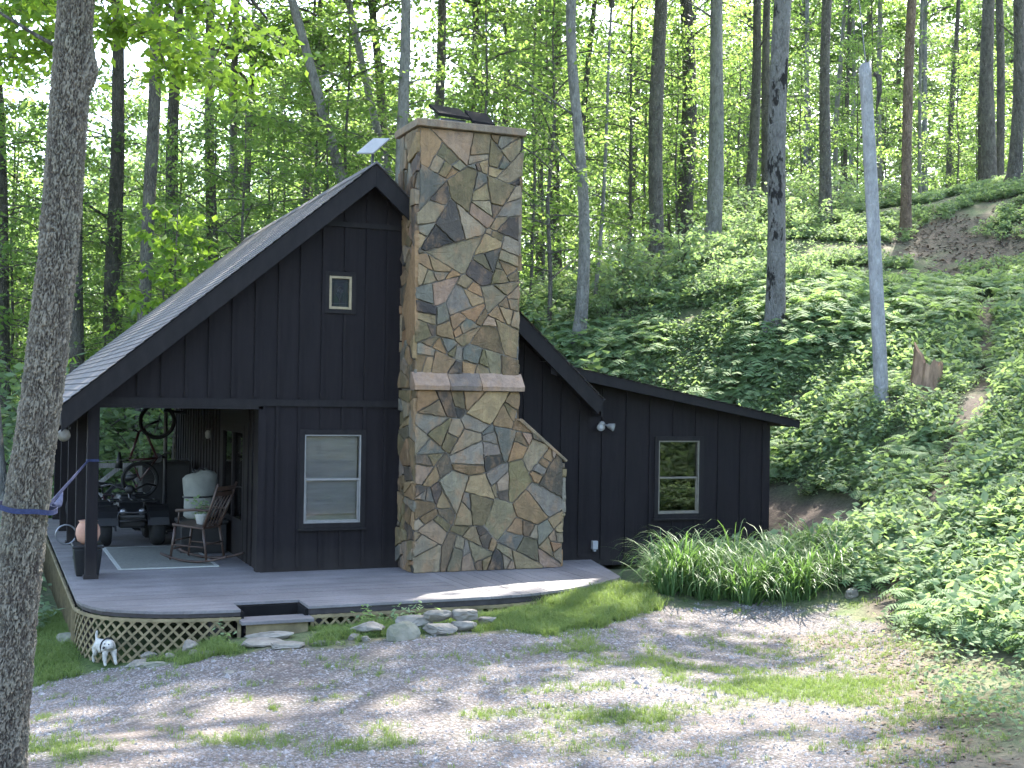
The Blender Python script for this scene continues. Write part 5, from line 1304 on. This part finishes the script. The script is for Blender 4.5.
rock('rock', 'pale stone in the weeds at the right end of the strap-leaved bed', 4.35, 16.0, .13, .10, .10, .4, 'rock', 22)
rock('rock', 'flat stone lying alone on the gravel below the step', -2.72, 12.35, .09, .05, .02, -.2, 'rock', 23)
rock('rock', 'grey boulder in the grass at the left corner of the deck', -5.15, 14.75, .16, .12, .09, .2, 'rock_mossy', 24)
rock('rock', 'small pale stone on the trail edge halfway up the slope', 5.33, 16.9, .10, .07, .08, .2, 'rock', 25)

# ------------------------------------------------------------------ leaning broken pole, stump
x, y = W(6.69, 22.7); z = gz(x, y); pl = thing('broken_pole', 'leaning grey wooden pole with a snapped top on the slope right of the wing', 'pole', (x, y, z))
b = MB(); N = 26; K = 14; r = random.Random(3); vs, fs = [], []
for i in range(N):
    t = i/(N-1); h = -.15+6.3*t; uo = -.062*h; rad = .132-.024*t
    for j in range(K):
        a = 2*math.pi*j/K; hh = h
        if i >= N-2: hh = h - .06*(1+math.cos(a-2.4)) + r.uniform(-.04, .02)
        w = 1+.03*math.sin(3*a+h)+.02*math.sin(5*a-h*2)
        uu, vv = uo+rad*w*math.cos(a), rad*w*math.sin(a); vs.append((uu*CS+vv*SN, -uu*SN+vv*CS, hh))
fs = [(i*K+j, i*K+(j+1) % K, (i+1)*K+(j+1) % K, (i+1)*K+j) for i in range(N-1) for j in range(K)] + [tuple(range((N-1)*K, N*K))]
link('shaft', np_mesh('shaft', np.array(vs), fs, MT['pole'], None, True), pl)
b = MB(); up_ = Vector((CS, -SN, 0))
p = up_*(-.27); b.tube([p+Vector((0, -.12, .62)), p+up_*.05+Vector((.02, -.125, .35)), p+up_*.06+Vector((0, -.12, -.05))], [.05, .075, .02], 7); b.build('rotten_streak', MT['rot'], pl) if False else None
b = MB(); q0 = up_*(-.36+.10); b.tube([q0+Vector((0, -.05, 5.92)), q0+up_*.10+Vector((0, -.05, 5.86)), q0+up_*.12+Vector((0, -.05, 5.6)), q0+up_*.06+Vector((0, -.04, 5.2))], [.03, .055, .045, .01], 7)
b.build('loose_splinter', MT['bark_dark'], pl, 0, True)
b = MB(); b.tube([up_*(-.36)+Vector((0, 0, 6.0)), up_*(-.5)+Vector((0, 0, 7.2)), up_*(-.95)+Vector((0, .1, 9.2))], [.012, .01, .006], 5); b.build('snapped_wire', MT['black_metal'], pl)
x, y = W(7.60, 23.0); st = thing('tree_stump', 'broken reddish rotten stump standing in the weeds right of the pole', 'stump', (x, y, gz(x, y)))
vs = []; K = 22; N = 10; r = random.Random(12)
top = [.50+.34*max(0, math.cos(2*math.pi*j/K-2.2))**2+r.uniform(-.09, .09) for j in range(K)]
for i in range(N):
    for j in range(K):
        a = 2*math.pi*j/K; t = i/(N-1); rad = .25*(1+.35*(1-t)**3)*(1+.14*math.sin(3*a+1)+.06*math.sin(7*a)); h = -.1+(top[j]+.1)*t
        vs.append((rad*math.cos(a)+.06*t, rad*math.sin(a), h))
for j in range(K): a = 2*math.pi*j/K; vs.append((.13*math.cos(a)+.05, .13*math.sin(a), top[j]*.62))
vs.append((.05, 0, .18))
fs = [(i*K+j, i*K+(j+1) % K, (i+1)*K+(j+1) % K, (i+1)*K+j) for i in range(N) for j in range(K)] + [(N*K+j, N*K+(j+1) % K, len(vs)-1) for j in range(K)]
link('stump_wood', np_mesh('stump_wood', np.array(vs), fs, MT['rot']), st)

# ------------------------------------------------------------------ things on the roof, chimney and walls
ds = thing('satellite_dish', 'flat white tilted satellite dish on a short mast at the roof peak', 'satellite dish', (4.93, 16.98, 5.58))
b = MB(); b.tube([(0, 0, -.02), (0, 0, .30)], .02, 10); b.lathe([(.05, -.02), (.05, .012)], 12); b.build('mast', MT['black_metal'], ds)
a_ = R0*.20+F0*.30+Z0*.27; b_ = R0*.245-F0*.09-Z0*.015; nn = a_.cross(b_).normalized()
if nn.z > 0: nn = -nn
c = Vector((0.0, .0, .34)) + R0*.005
b = MB(); o_ = c-a_*.5-b_*.5; pts = [o_, o_+b_, o_+a_+b_, o_+a_]; b.add(pts+[p+nn*.03 for p in pts], [(3, 2, 1, 0), (4, 5, 6, 7), (0, 1, 5, 4), (1, 2, 6, 5), (2, 3, 7, 6), (3, 0, 4, 7)])
b.build('panel', MT['grey_plastic'], ds, .01)
for nm_lb, X_, s_, hh in (('larger dark metal flue cover on the chimney top, left of the small one', 5.93, .46, .19), ('smaller dark metal flue cover on the chimney top, right of the large one', 6.39, .34, .145)):
    fc_ = thing('flue_cover', nm_lb, 'flue cover', (X_, 16.62, 6.211))
    b = MB(); b.box(-s_*.40, s_*.40, -s_*.40, s_*.40, 0, hh-.12); b.build('flue_tile', MT['black_metal'], fc_, .005)
    b = MB(); t0, t1 = hh-.11, hh+.11
    b.add([(-s_/2, -s_/2, t0), (s_/2, -s_/2, t0-.02), (s_/2, s_/2, t1-.02), (-s_/2, s_/2, t1)] + [(-s_/2, -s_/2, t0+.045), (s_/2, -s_/2, t0+.025), (s_/2, s_/2, t1+.025), (-s_/2, s_/2, t1+.045)],
          [(3, 2, 1, 0), (4, 5, 6, 7), (0, 1, 5, 4), (1, 2, 6, 5), (2, 3, 7, 6), (3, 0, 4, 7)])
    b.build('lid', MT['dark_void'], fc_, .003)
fl_ = thing('floodlight', 'white twin-headed floodlight on the dark wing wall below the rake', 'floodlight', (8.585, 16.97, 2.03))
b = MB(); b.lathe([(.05, 0), (.05, .03), (.03, .045)], 16, (0, .028, 0), 'y'); b.build('wall_plate', MT['white_metal'], fl_, 0, True)
for sx, rzz in ((-1, -.5), (1, .75)):
    b = MB(); b.lathe([(.012, 0), (.014, .05), (.032, .07), (.058, .15), (.06, .165), (.052, .166), (.045, .155)], 18, (0, 0, 0), 'y'); o = b.build('lamp_head', MT['white_metal'], fl_, 0, True); o.rotation_euler = (.25, 0, rzz); o.location = (sx*.02, -.01, 0)
    b = MB(); b.lathe([(.05, .158), (.03, .163), (.0, .165)], 16, (0, 0, 0), 'y'); g = b.build('lens', MT['grey_plastic'], o, 0, True)
ob = thing('outlet_box', 'small pale grey weatherproof outlet box low on the dark wing wall', 'outlet', (8.48, 16.972, .15))
b = MB(); b.box(-.045, .045, -.05, .025, 0, .13); b.build('cover', MT['grey_plastic'], ob, .01); b = MB(); b.box(-.02, .02, -.03, .0, -.03, .0); b.build('conduit', MT['grey_plastic'], ob)
el = thing('eave_lamp', 'round cream lamp hanging under the left eave of the porch', 'lamp', (.925, 17.02, 1.84))
b = MB(); b.lathe([(.0, .05), (.05, .042), (.078, .015), (.082, -.01), (.06, -.035), (.0, -.04)], 20, (0, 0, 0), 'y'); b.build('globe', MT['cream'], el, 0, True)
b = MB(); b.tube([(0, 0, .06), (0, .02, .15)], .015, 8); b.build('bracket', MT['black_metal'], el)
wl_ = thing('wall_lantern', 'small pale lantern on the dark side wall inside the porch', 'lantern', (3.435, 21.0, 1.66))
b = MB(); b.box(-.02, .025, -.03, .03, -.02, .16); b.build('back_plate', MT['black_metal'], wl_); b = MB(); b.lathe([(.02, 0), (.04, .03), (.045, .10), (.02, .14)], 8, (-.06, 0, 0)); b.build('glass', MT['grey_plastic'], wl_)
b = MB(); b.tube([(-.06, 0, .135), (-.06, 0, .16), (0, 0, .15)], .008); b.build('arm', MT['black_metal'], wl_)

# ------------------------------------------------------------------ things on the porch
rg = thing('rug', 'pale rectangular rug with a light border on the porch floor', 'rug', (2.35, 18.9, .006))
b = MB(); b.box(-.62, .62, -1.22, 1.22, 0, .012); b.build('rug_field', MT['rug'], rg)
b = MB()
for a in ((-.67, .67, -1.27, -1.221), (-.67, .67, 1.221, 1.27), (-.67, -.621, -1.22, 1.22), (.621, .67, -1.22, 1.22)): b.box(a[0], a[1], a[2], a[3], 0, .013)
b.build('rug_border', MT['rug_edge'], rg)
# rocking chair, facing into the porch
rc = thing('rocking_chair', 'dark wooden rocking chair with a spindle back on the porch, facing in', 'rocking chair', (2.83, 18.25, .02), math.atan2(.62, -.78))
b = MB(); b.add([(-.22, -.26, .47), (.27, -.27, .51), (.27, .27, .51), (-.22, .26, .47), (-.22, -.26, .50), (.27, -.27, .545), (.27, .27, .545), (-.22, .26, .50)], [(3, 2, 1, 0), (4, 5, 6, 7), (0, 1, 5, 4), (1, 2, 6, 5), (2, 3, 7, 6), (3, 0, 4, 7)]); b.build('seat', MT['chair_wood'], rc, .01)
for sy in (-1, 1):
    b = MB(); b.tube([(.24, sy*.23, .51), (.30, sy*.25, .03)], [.02, .017], 8); b.build('leg', MT['chair_wood'], rc, 0, True)
    b = MB(); b.tube([(-.20, sy*.23, .48), (-.27, sy*.25, .03)], [.02, .017], 8); b.build('leg', MT['chair_wood'], rc, 0, True)
    b = MB(); pts = [(x_, sy*.25, .018+.16*((x_+.06)/.5)**2*.55) for x_ in np.linspace(-.58, .46, 12)]; b.tube(pts, .018, 6); b.build('rocker', MT['chair_wood'], rc, 0, True)
    b = MB(); b.tube([(-.20, sy*.23, .49), (-.33, sy*.25, .80), (-.44, sy*.27, 1.12)], [.02, .018, .016], 8); b.build('back_post', MT['chair_wood'], rc, 0, True)
    b = MB(); b.tube([(-.30, sy*.25, .74), (-.1, sy*.28, .75), (.20, sy*.29, .73)], [.016, .02, .022], 6); b.tube([(.15, sy*.285, .735), (.19, sy*.24, .52)], .012, 6); b.build('armrest', MT['chair_wood'], rc, 0, True)
b = MB()
for zz_, x_ in ((1.05, -.42), (.97, -.39)): b.add([(x_-.02*0+.03*math.cos(t*math.pi)*0-(.03*math.sin(math.pi*t)), -.26+.52*t, zz_+h) for t in np.linspace(0, 1, 9) for h in (-.03, .03)], [(2*i, 2*i+2, 2*i+3, 2*i+1) for i in range(8)])
b.build('crest_slat', MT['chair_wood'], rc)
for k in range(5):
    yy = -.17+.085*k; b = MB(); b.tube([(-.20, yy, .50), (-.32, yy*1.1, .78), (-.415, yy*1.12, .95)], .009, 6); b.build('spindle', MT['chair_wood'], rc, 0, True)
b = MB(); b.tube([(.26, -.235, .30), (.26, .235, .30)], .012, 6); b.tube([(.275, -.24, .18), (.275, .24, .18)], .012, 6); b.tube([(.265, -.24, .24), (-.235, -.24, .22)], .012, 6); b.tube([(.265, .24, .24), (-.235, .24, .22)], .012, 6); b.tube([(-.24, -.24, .26), (-.24, .24, .26)], .012, 6); b.build('stretcher', MT['chair_wood'], rc, 0, True)
pt = thing('potted_plant', 'small leafy plant in a white pot standing on the rocking chair seat', 'plant', (2.86, 18.28, .523))
b = MB(); b.lathe([(.055, 0), (.085, .15), (.09, .155), (.08, .16), (.075, .13)], 18); b.build('pot', MT['white_pot'], pt, 0, True)
rl2 = np.random.default_rng(2); P_ = rl2.normal(size=(90, 3))*np.array([.06, .06, .07])+np.array([0, 0, .26]); v_, f_, t_ = leaf_arrays(P_, .07, .035, .5, rl2, .1)
link('foliage', np_mesh('foliage', v_, f_, MT['herb'], {'tint': ('POINT', 'FLOAT', t_)}), pt)
b = MB(); [b.tube([(0, 0, .12), (rl2.normal(0, .03), rl2.normal(0, .03), .26)], .004, 4) for _ in range(7)]; b.build('stem', MT['herb'], pt)
chs = thing('storage_chest', 'dark storage chest under the pale canvas sack on the porch', 'chest', (3.05, 19.45, 0))
b = MB(); b.box(-.34, .34, -.28, .28, 0, .44); b.build('body', MT['black_plastic'], chs, .015); b = MB(); b.box(-.36, .36, -.30, .30, .441, .50); b.build('lid', MT['black_plastic'], chs, .015)
bg_ = thing('canvas_sack', 'pale canvas sack tied with a dark strap, standing behind the rocking chair', 'sack', (3.02, 19.42, .50))
r = random.Random(4); vs = []; K = 28; N = 16
for i in range(N):
    t = i/(N-1); rad = .235*(1+.10*t)*(min(1, (t*9+.45)))**.35*(1 if t < .88 else 1-.9*((t-.88)/.12)**2)
    if abs(t-.46) < .04: rad *= .95
    for j in range(K):
        a = 2*math.pi*j/K; w = 1+.025*math.sin(5*a+t*6)+.02*math.sin(9*a-t*9)
        vs.append((rad*w*math.cos(a), rad*w*.85*math.sin(a), .74*t+.03*math.cos(a)*t))
fs = [(i*K+j, i*K+(j+1) % K, (i+1)*K+(j+1) % K, (i+1)*K+j) for i in range(N-1) for j in range(K)] + [tuple(range((N-1)*K, N*K)), tuple(range(K-1, -1, -1))]
link('sack_cloth', np_mesh('sack_cloth', np.array(vs), fs, MT['canvas'], None, True), bg_)
b = MB(); b.tube([(.248*math.cos(a), .212*math.sin(a), .345+.01*math.cos(a)) for a in np.linspace(0, 2*math.pi, 28, endpoint=False)], .013, 6, True); b.build('strap', MT['black_plastic'], bg_)
b = MB(); b.tube([(.05*math.cos(a)*2.2, .07*math.sin(a), .735+.03*math.sin(a*3)) for a in np.linspace(0, 2*math.pi, 18, endpoint=False)], .016, 6, True); b.build('tie_cord', MT['black_plastic'], bg_)
cb = thing('cabinet', 'tall black cabinet at the back of the porch beside the hung bicycle', 'cabinet', (2.9, 22.75, 0))
b = MB(); b.box(-.40, .40, -.28, .28, .06, 1.18); b.box(-.38, .38, -.26, .26, 0, .06); b.build('body', MT['black_plastic'], cb, .01)
for sx in (-1, 1): b = MB(); b.box(sx*.20-.19, sx*.20+.19, -.305, -.282, .09, 1.15); d_ = b.build('door', MT['black_plastic'], cb, .006); b = MB(); b.tube([(sx*.04, -.325, .6), (sx*.04, -.325, .75)], .007, 6); b.build('handle', MT['black_metal'], d_)
b = MB(); b.box(-.43, .43, -.31, .30, 1.181, 1.21); b.build('top', MT['black_plastic'], cb, .008)
# bicycle hung nose-up on a floor stand
bs_ = thing('bicycle_stand', 'black upright stand holding the bicycle at the back of the porch', 'stand', (2.86, 22.25, 0))
b = MB(); b.tube([(0, 0, 0), (0, 0, 2.12)], .035, 10); b.build('pole', MT['black_metal'], bs_); b = MB(); b.bar((-.35, 0, .02), (.35, 0, .02), .05, .04); b.bar((0, -.3, .021), (0, .02, .021), .05, .04); b.build('base', MT['black_metal'], bs_)
b = MB(); b.tube([(0, 0, 2.08), (-.05, -.10, 2.10), (.32, -.10, 2.06)], .025, 8); b.build('arm', MT['black_metal'], bs_)
b = MB(); b.tube([(0, 0, 1.30), (-.1, -.10, 1.30)], .025, 8); b.build('arm', MT['black_metal'], bs_)
bk = thing('bicycle', 'black mountain bicycle hung nose-up at the back of the porch', 'bicycle', (2.55, 22.10, .95))
fwc, rwc = Vector((.15, 0, .97)), Vector((-.12, -.02, -.03))
bb, seat_t, head, headl = Vector((.16, 0, .34)), Vector((-.30, 0, .30)), Vector((-.15, 0, .78)), Vector((-.08, 0, .86))
b = MB()
for p, q_ in ((bb, seat_t), (seat_t, head), (bb, headl), (head, headl)): b.tube([p, q_], .021, 8)
for yy in (-.05, .05): b.tube([bb, rwc+Vector((0, yy, 0))], .011, 6); b.tube([seat_t*.9+bb*.1, rwc+Vector((0, yy, 0))], .011, 6)
b.build('frame', MT['red_paint'], bk, 0, True)
b = MB()
for yy in (-.06, .06): b.tube([headl+Vector((0, yy*.7, 0)), fwc+Vector((0, yy, 0))], .016, 7)
b.build('fork', MT['black_metal'], bk, 0, True)
for wc, rr_ in ((fwc, .285), (rwc, .285)):
    b = MB(); b.tube([wc+Vector((rr_*math.cos(a), 0, rr_*math.sin(a))) for a in np.linspace(0, 2*math.pi, 40, endpoint=False)], .027, 8, True); wt = b.build('wheel', MT['rubber'], bk, 0, True)
    b = MB(); b.tube([wc+Vector(((rr_-.032)*math.cos(a), 0, (rr_-.032)*math.sin(a))) for a in np.linspace(0, 2*math.pi, 40, endpoint=False)], .011, 6, True); b.build('rim', MT['black_metal'], wt, 0, True)
    b = MB(); b.tube([wc+Vector((0, -.05, 0)), wc+Vector((0, .05, 0))], .02, 8)
    for k in range(20): a = 2*math.pi*k/20; b.tube([wc+Vector((.02*math.cos(a+.6), .02*(-1)**k, .02*math.sin(a+.6))), wc+Vector(((rr_-.035)*math.cos(a), 0, (rr_-.035)*math.sin(a)))], .0016, 3)
    b.build('spokes', MT['black_metal'], wt)
b = MB(); b.tube([head, head+Vector((-.09, 0, .04))], .016, 7); s_ = head+Vector((-.09, 0, .04)); b.tube([s_+Vector((-.04, -.32, 0)), s_+Vector((0, -.1, 0)), s_+Vector((0, .1, 0)), s_+Vector((-.04, .32, 0))], .013, 7); b.build('handlebar', MT['black_metal'], bk, 0, True)
b = MB(); b.tube([seat_t, seat_t+Vector((-.14, 0, -.02))], .014, 7); c = seat_t+Vector((-.16, 0, 0)); b.tube([c+Vector((-.01, 0, -.13)), c+Vector((0, 0, 0)), c+Vector((0, 0, .14))], [.065, .05, .018], 8); b.build('saddle', MT['black_plastic'], bk, 0, True)
b = MB(); b.lathe([(.085, -.012), (.085, .0)], 24, tuple(bb), 'y'); b.tube([bb+Vector((0, -.06, 0)), bb+Vector((.14, -.07, .09))], .012, 6); b.tube([bb+Vector((0, .06, 0)), bb+Vector((-.14, .07, -.09))], .012, 6); b.box(bb.x+.09, bb.x+.19, -.15, -.07, bb.z+.08, bb.z+.10); b.build('crankset', MT['black_metal'], bk)
def copy_tree(o, parent=None):
    c = o.copy(); COL.objects.link(c)
    if parent is not None: c.parent = parent
    for h_ in list(o.children): copy_tree(h_, c)
    return c
bk2 = copy_tree(bk); bk2.location = (1.62, 22.62, .315); bk2.rotation_euler = (R(6), R(84), R(14)); bk2['label'] = 'dark bicycle standing on its wheels behind the quad bike, near the porch posts'
bk3 = copy_tree(bk); bk3.location = (2.32, 23.35, .36); bk3.rotation_euler = (R(-4), R(70), R(-24)); bk3['label'] = 'dark bicycle leaning low against the back rail, left of the tall cabinet'
# quad bike
qd = thing('quad_bike', 'black quad bike with wide handlebars parked behind the rug on the porch', 'quad bike', (2.13, 21.0, 0))
for sx in (-1, 1):
    for yy in (-.52, .52):
        b = MB(); b.lathe([(.17, -.1), (.25, -.1), (.28, -.06), (.285, 0), (.28, .06), (.25, .1), (.17, .1)], 22, (sx*.40, yy, .285), 'x'); wt = b.build('wheel', MT['rubber'], qd, .0, True)
        b = MB(); b.lathe([(.165, -.06), (.165, .085), (.05, .07)], 16, (sx*.40, yy, .285), 'x'); b.build('hub', MT['steel'], wt)
b = MB(); b.prism([(-.75, .30), (.75, .30), (.8, .48), (.55, .62), (.15, .60), (-.15, .66), (-.5, .68), (-.78, .5)], lambda y_, z_: (-.2, y_, z_), lambda y_, z_: (.2, y_, z_)); b.build('body', MT['black_plastic'], qd, .03)
for sx in (-1, 1):
    for yy in (-.52, .52):
        b = MB(); pts = [(yy+.36*math.cos(a), .30+.34*math.sin(a)) for a in np.linspace(.15, math.pi-.15, 9)]; pts += [(yy+.32*math.cos(a), .30+.30*math.sin(a)) for a in np.linspace(math.pi-.15, .15, 9)]
        b.prism(pts, lambda y_, z_: (sx*.22, y_, z_), lambda y_, z_: (sx*.54, y_, z_)); b.build('mudguard', MT['black_plastic'], qd)
b = MB(); b.add([(-.16, -.05, .66), (.16, -.05, .66), (.18, .6, .63), (-.18, .6, .63), (-.12, -.02, .76), (.12, -.02, .76), (.14, .58, .74), (-.14, .58, .74)], [(3, 2, 1, 0), (4, 5, 6, 7), (0, 1, 5, 4), (1, 2, 6, 5), (2, 3, 7, 6), (3, 0, 4, 7)]); b.build('seat', MT['black_plastic'], qd, .03)
b = MB(); b.tube([(0, -.28, .66), (0, -.18, .85)], .022, 8); b.tube([(-.42, -.05, .90), (-.28, -.14, .94), (-.10, -.18, .86), (.10, -.18, .86), (.28, -.14, .94), (.42, -.05, .90)], .017, 8); b.build('handlebar', MT['black_metal'], qd, 0, True)
b = MB(); b.lathe([(.07, -.02), (.07, .03), (.04, .05)], 16, (0, -.25, .86), 'y'); b.build('instrument_pod', MT['black_plastic'], qd, 0, True)
for yy in (-.62, .66):
    b = MB()
    for k in range(5): b.tube([(-.34+.17*k, yy-.2, .72), (-.34+.17*k, yy+.2, .72)], .011, 6)
    b.tube([(-.34, yy-.2, .72), (.34, yy-.2, .72)], .013, 6); b.tube([(-.34, yy+.2, .72), (.34, yy+.2, .72)], .013, 6); b.tube([(-.2, yy, .72), (-.15, yy*.9, .5)], .012, 6); b.tube([(.2, yy, .72), (.15, yy*.9, .5)], .012, 6); b.build('rack', MT['black_metal'], qd)
b = MB(); b.tube([(-.25, -.82, .36), (-.22, -.86, .55), (.22, -.86, .55), (.25, -.82, .36)], .016, 7); b.tube([(-.15, -.7, .4), (-.2, -.85, .42), (.2, -.85, .42), (.15, -.7, .4)], .014, 6); b.build('bumper', MT['black_metal'], qd, 0, True)
for sx in (-1, 1): b = MB(); b.lathe([(.05, 0), (.055, .02), (.03, .035)], 14, (sx*.14, -.74, .55), 'y'); b.build('headlight', MT['steel'], qd, 0, True)
# bin and terracotta planter behind the corner post
bn = thing('waste_bin', 'squat black bin behind the front corner post of the porch', 'bin', (1.26, 17.36, 0))
b = MB(); b.add([(-.14, -.14, 0), (.14, -.14, 0), (.14, .14, 0), (-.14, .14, 0), (-.18, -.18, .36), (.18, -.18, .36), (.18, .18, .36), (-.18, .18, .36)], [(3, 2, 1, 0), (4, 5, 6, 7), (0, 1, 5, 4), (1, 2, 6, 5), (2, 3, 7, 6), (3, 0, 4, 7)]); b.build('body', MT['black_plastic'], bn, .015)
b = MB(); b.box(-.195, .195, -.195, .195, .361, .41); b.build('lid', MT['black_plastic'], bn, .012)
b = MB(); b.lathe([(.07, 0), (.13, .04), (.155, .12), (.15, .2), (.12, .26), (.105, .28), (.125, .30), (.11, .305), (.09, .27)], 24); o = b.build('clay_pot', MT['terracotta'], None, 0, True); o.location = (1.265, 17.36, .41); tag(o, 'pinkish round clay pot on the black bin, half hidden by the post', 'pot')
b = MB(); b.tube([(.15*math.cos(a), 0, .15+.15*math.sin(a)) for a in np.linspace(0, 2*math.pi, 36, endpoint=False)], .013, 7, True); o = b.build('hoop', MT['steel'], None, 0, True); o.location = (1.19, 20.83, .013); tag(o, 'pale hoop standing against the third porch post', 'hoop')
# hammock strap from the foreground tree to the corner post
hs = thing('hammock_strap', 'navy strap wrapped round the foreground tree and tied across to the porch post', 'strap', TR0)
b = MB(); ctr = Vector((*W(-3.077, 8.0), 1.655))-Vector(TR0); rad_ = .183
pts = []
vs, fs = [], []; K = 60
for j in range(K):
    a = 2*math.pi*j/K; du, dv = rad_*math.cos(a), rad_*math.sin(a); zo = -.02*math.cos(a)
    for h, ro in ((-.016, 0), (.016, 0), (.016, .006), (-.016, .006)):
        uu, vv = du*(1+ro/rad_), dv*(1+ro/rad_); vs.append((ctr.x+uu*CS+vv*SN, ctr.y-uu*SN+vv*CS, ctr.z+zo+h+.004*math.sin(a*5)))
for j in range(K):
    for q_ in range(4): fs.append((j*4+q_, ((j+1) % K)*4+q_, ((j+1) % K)*4+(q_+1) % 4, j*4+(q_+1) % 4))
b.add(vs, fs); b.build('tree_band', MT['webbing'], hs)
P0 = Vector((*W(-3.0, 8.17), 1.655)); P1 = Vector((1.22, 16.94, 1.52))
b = MB(); b.bar(P0-Vector(TR0), P1-Vector(TR0), .006, .03); b.build('line', MT['webbing'], hs)
b = MB(); q = random.Random(2)
b.tube([P0+(P1-P0)*t-Vector(TR0)-Vector((0, 0, .02+.05*math.sin(math.pi*(t-.06)/.16))) for t in np.linspace(.06, .22, 9)], [.006, .016, .026, .024, .03, .027, .02, .012, .005], 9); b.build('bundled_cloth', MT['blue_cloth'], hs, 0, True)
b = MB(); b.lathe([(.085, 0), (.085, .03)], 4); o = b.build('post_band', MT['webbing'], hs); o.location = Vector((1.28, 17.02, 1.505))-Vector(TR0); o.rotation_euler = (0, 0, math.pi/4); o.scale = (1.27, 1.27, 1)
b = MB(); b.tube([Vector((1.355, 17.1, 1.50)), Vector((1.9, 19.6, 1.39)), Vector((2.40, 22.09, 1.36))], .006, 5); o = b.build('cord', MT['grey_plastic']); tag(o, 'thin pale cord stretched from the corner post to the hung bicycle', 'cord')

# ------------------------------------------------------------------ the dog
dgx, dgy = W(-4.43, 13.85); hd = W(.72, -.70); dog = thing('dog', 'small white dog in a dark harness walking on the grass by the deck corner', 'dog', (dgx, dgy, gz(dgx, dgy)+.01), math.atan2(hd[1], hd[0])); dog.scale = (.92, .92, .92)
def skin(name, verts, edges, radii, mat, parent, sub=2):
    me = bpy.data.meshes.new(name); me.from_pydata(verts, edges, []); me.materials.append(mat); o = link(name, me, parent)
    sk = o.modifiers.new('skin', 'SKIN'); sk.use_smooth_shade = True
    lay = me.skin_vertices[0].data if me.skin_vertices else None
    if lay is None:
        bm = bmesh.new(); bm.from_mesh(me); bm.verts.layers.skin.verify(); bm.to_mesh(me); bm.free(); lay = me.skin_vertices[0].data
    for d_, rr_ in zip(lay, radii): d_.radius = rr_ if isinstance(rr_, tuple) else (rr_, rr_)
    lay[0].use_root = True
    s = o.modifiers.new('sub', 'SUBSURF'); s.levels = sub; s.render_levels = sub; return o
DV = [(-.14, 0, .225), (-.02, 0, .222), (.09, 0, .225), (.14, -.012, .25), (.175, -.03, .27), (.205, -.055, .268), (.228, -.098, .248), (.242, -.128, .240),
      (-.185, 0, .26), (-.215, 0, .32), (-.20, 0, .375),
      (-.15, -.055, .17), (-.125, -.058, .115), (-.175, -.058, .075), (-.165, -.058, .018), (-.145, -.058, .012),
      (-.15, .055, .17), (-.105, .058, .115), (-.155, .058, .075), (-.14, .058, .018), (-.12, .058, .012),
      (.10, -.05, .17), (.095, -.055, .095), (.11, -.055, .018), (.132, -.055, .012),
      (.10, .05, .17), (.13, .055, .098), (.165, .055, .025), (.185, .055, .016)]
DE = [(0, 1), (1, 2), (2, 3), (3, 4), (4, 5), (5, 6), (6, 7), (0, 8), (8, 9), (9, 10), (0, 11), (11, 12), (12, 13), (13, 14), (14, 15), (0, 16), (16, 17), (17, 18), (18, 19), (19, 20), (2, 21), (21, 22), (22, 23), (23, 24), (2, 25), (25, 26), (26, 27), (27, 28)]
DR = [.078, .078, .085, .062, .058, .062, .040, .026, .028, .020, .014] + [.042, .030, .018, .016, .018]*2 + [.040, .026, .018, .020]*2
skin('body', DV, DE, DR, MT['fur_white'], dog)
hq = Matrix.Translation((.205, -.055, .268)) @ Matrix.Rotation(-1.12, 4, 'Z')          # head turned towards the drive
def hp(x, y, z): return tuple(hq @ Vector((x, y, z)))
for sy in (-1, 1):
    b = MB(); b.add([hp(-.02, sy*.045, .05), hp(.01, sy*.05, .05), hp(.003, sy*.075, .015), hp(-.003, sy*.078, -.03), hp(-.027, sy*.072, -.023), hp(-.031, sy*.062, .015), hp(-.013, sy*.052, .04), hp(-.01, sy*.07, -.01)], [(0, 1, 2, 5), (2, 3, 4, 5), (1, 7, 3, 2), (0, 5, 6), (5, 4, 7, 6), (4, 3, 7), (0, 6, 1), (6, 7, 1)]); b.build('ear', MT['fur_cream'], dog, 0, True, 1)
    b = MB(); b.lathe([(.0, -.009), (.007, -.006), (.009, 0), (.007, .006), (0, .009)], 10, hp(.050, sy*.028, .016), 'x'); b.build('eye', MT['black_plastic'], dog, 0, True)
b = MB(); b.lathe([(.0, -.015), (.013, -.009), (.017, 0), (.012, .01), (0, .015)], 12, hp(.108, 0, -.016), 'x'); b.build('nose', MT['black_plastic'], dog, 0, True)
b = MB(); b.tube([hp(.08, -.018, -.047), hp(.10, 0, -.045), hp(.08, .018, -.047)], .0035, 5); b.build('mouth', MT['black_plastic'], dog)
b = MB()
b.tube([(.05+.012*math.sin(a), .088*math.cos(a), .226+.092*math.sin(a)) for a in np.linspace(0, 2*math.pi, 24, endpoint=False)], .010, 6, True)
b.bar((.04, 0, .318), (.10, -.005, .322), .03, .012); b.build('harness', MT['black_plastic'], dog, 0, True)

# ------------------------------------------------------------------ thin haze in the woods
m, n, l, o = newmat('woodland_haze'); pv = n.new('ShaderNodeVolumePrincipled'); pv.inputs['Color'].default_value = (.95, .98, 1, 1); pv.inputs['Density'].default_value = .00007; pv.inputs['Anisotropy'].default_value = .3
l.new(pv.outputs[0], o.inputs['Volume'])
b = MB(); b.box(-460, 460, -460, 460, float(GZ.min())-1.2, 46); o = b.build('haze', m); tag(o, 'thin pale haze hanging in the woods', 'haze', None, 'stuff')
